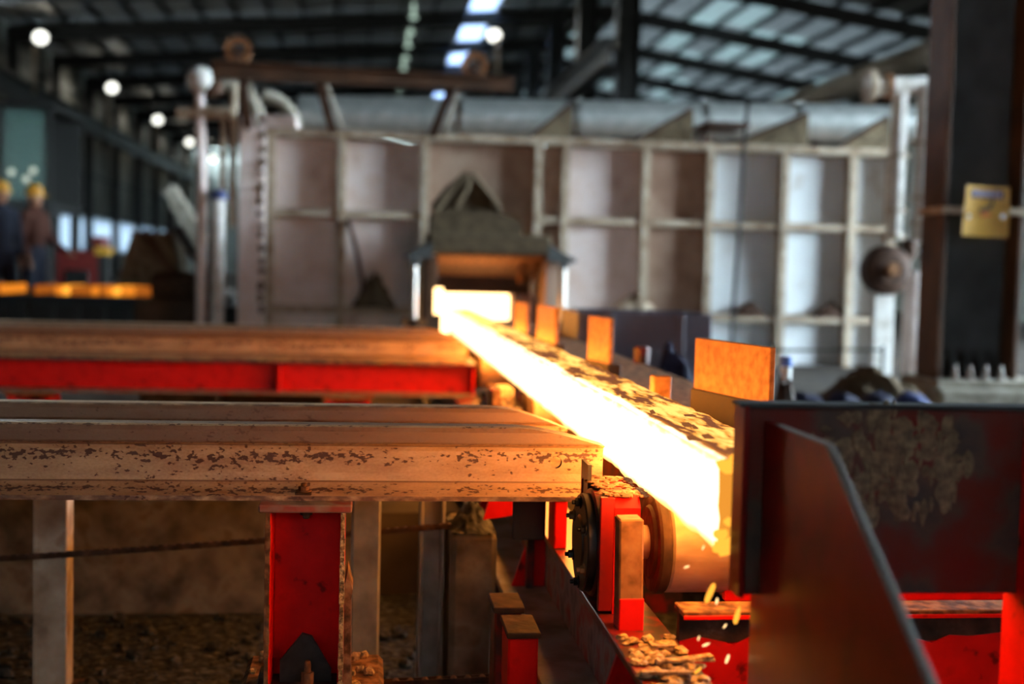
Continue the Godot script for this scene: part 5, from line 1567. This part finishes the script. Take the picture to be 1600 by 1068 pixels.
	obj("motor", lathe(new_st(), [Vector2(0, -0.2), Vector2(0.13, -0.2), Vector2(0.15, -0.15), Vector2(0.15, 0.15), Vector2(0.13, 0.2), Vector2(0, 0.2)], axis_x(Vector3(-0.1, 0.62, 0.05)), 18), M.rust_dark, d)

func s_cover() -> void:
	var c := thing("machine_cover", "brown-grey sloping machine cover behind the glowing bars", "cover", Vector3(-2.5, HALL_Y, -15.6))
	obj("cover", prism(new_st(), PackedVector2Array([Vector2(-0.45, 0), Vector2(0.38, 0), Vector2(0.36, 0.6), Vector2(0.27, 1.16), Vector2(-0.16, 1.18), Vector2(-0.2, 1.14), Vector2(-0.36, 0.55)]), 0.8), M.concrete, c)
	obj("rim", span(new_st(), Vector3(-0.2, 1.16, -0.42), Vector3(0.29, 1.2, 0.42), 0.004), M.steel_brown, c)

# ------------------------------------------------------------------ lamps
func lamp(at: Vector3, label: String, drop: float, facing: float) -> void:
	var l := thing("flood_lamp", label, "lamp", at)
	var tilt := Transform3D(Basis.from_euler(Vector3(0.6, facing, 0)), Vector3.ZERO)
	obj("housing", lathe(new_st(), [Vector2(0, -0.16), Vector2(0.12, -0.15), Vector2(0.22, -0.02), Vector2(0.24, 0.02), Vector2(0.215, 0.02)], tilt * axis_z(Vector3.ZERO), 20), M.dark_steel, l)
	obj("lens", lathe(new_st(), [Vector2(0.215, 0.015), Vector2(0.12, 0.03), Vector2(0, 0.035)], tilt * axis_z(Vector3.ZERO), 20), M.lamp_lens, l)
	if drop > 0.0:
		obj("bracket", tube(new_st(), [Vector3(0, 0, -0.14), Vector3(-1.06, -0.05, -0.3), Vector3(-1.06, -0.05, -0.674)], 0.05, 8), M.dark_steel, l)
		obj("lit_strip_tube", tube(new_st(), [Vector3(-0.2, -0.25, -0.1), Vector3(-0.2, -drop, -0.1), Vector3(-1.06, -drop, -0.3), Vector3(-1.06, -drop, -0.674)], 0.07, 8), M.furnace_frame, l)  # pale tube added for the lit strip below the lamp
	else:
		obj("stem", tube(new_st(), [Vector3(0, 0.05, -0.12), Vector3(0, -drop, -0.12)], 0.035, 8), M.dark_steel, l)
		obj("pull_rod", tube(new_st(), [Vector3(0.12, -0.1, -0.05), Vector3(0.16, -1.2, -0.05)], 0.07, 8), M.furnace_frame, l)
	var o := SpotLight3D.new()
	o.name = "lamp_light"
	l.add_child(o, true)
	o.transform = Transform3D(tilt.basis * Basis(Vector3.UP, PI), tilt.basis * Vector3(0, 0, 0.06))
	o.spot_angle = 75.0
	o.spot_range = 80.0
	o.spot_attenuation = 2.0
	o.light_color = Color(1.0, 0.97, 0.88)
	o.light_energy = 4.0
	o.light_size = 0.2
	o.shadow_enabled = true

func build_lamps() -> void:
	var words := ["first", "second", "third", "fourth", "fifth"]
	for k in 5:
		var z := COL_Z0 + 0.85 - 2.0 * COL_S * k
		lamp(Vector3(-10.28, 8.02 - 0.03 * k, z), "%s bright flood lamp counting along the left wall from the camera" % words[k], 1.7, 0.25)
	lamp(Vector3(4.08, 8.85, -42.88), "bright flood lamp hanging under the roof near the blue skylights", -0.36, 0.0)
	hot("roof_hole_glow", Vector3(0.55, 0.75, 0.62))
	var small := mesh_of(lathe(new_st(), [Vector2(0, -0.06), Vector2(0.1, -0.05), Vector2(0.13, 0.0), Vector2(0.05, 0.05), Vector2(0.05, 0.45), Vector2(0, 0.45)], Transform3D(), 14))
	for k in 8:
		var z := -41.5 - 2.7 * k
		var o := put("roof_glow_spot", small, M.roof_hole_glow, self, Vector3(1.36, roof_y(1.36) - 0.5, z))  # glowing spots stand in for tiny daylight holes in the roof
		tag(o, "small pale green glow spot standing in for a roof hole", "lamp", "row of glow spots standing in for small roof holes")

func build_small() -> void:
	var w := thing("guard_wire", "thin slack wire strung before the right furnace bays", "wire", Vector3(0, 0, -9.5))
	obj("wire", tube(new_st(), [Vector3(2.55, 0.62, 0), Vector3(3.2, 0.61, 0), Vector3(3.98, 0.63, 0)], 0.012, 6), M.dark_steel, w)
	obj("stake", tube(new_st(), [Vector3(2.55, HALL_Y, 0), Vector3(2.55, 0.66, 0)], 0.015, 8), M.dark_steel, w)
	obj("stake", tube(new_st(), [Vector3(3.98, HALL_Y, 0), Vector3(3.98, 0.66, 0)], 0.015, 8), M.dark_steel, w)
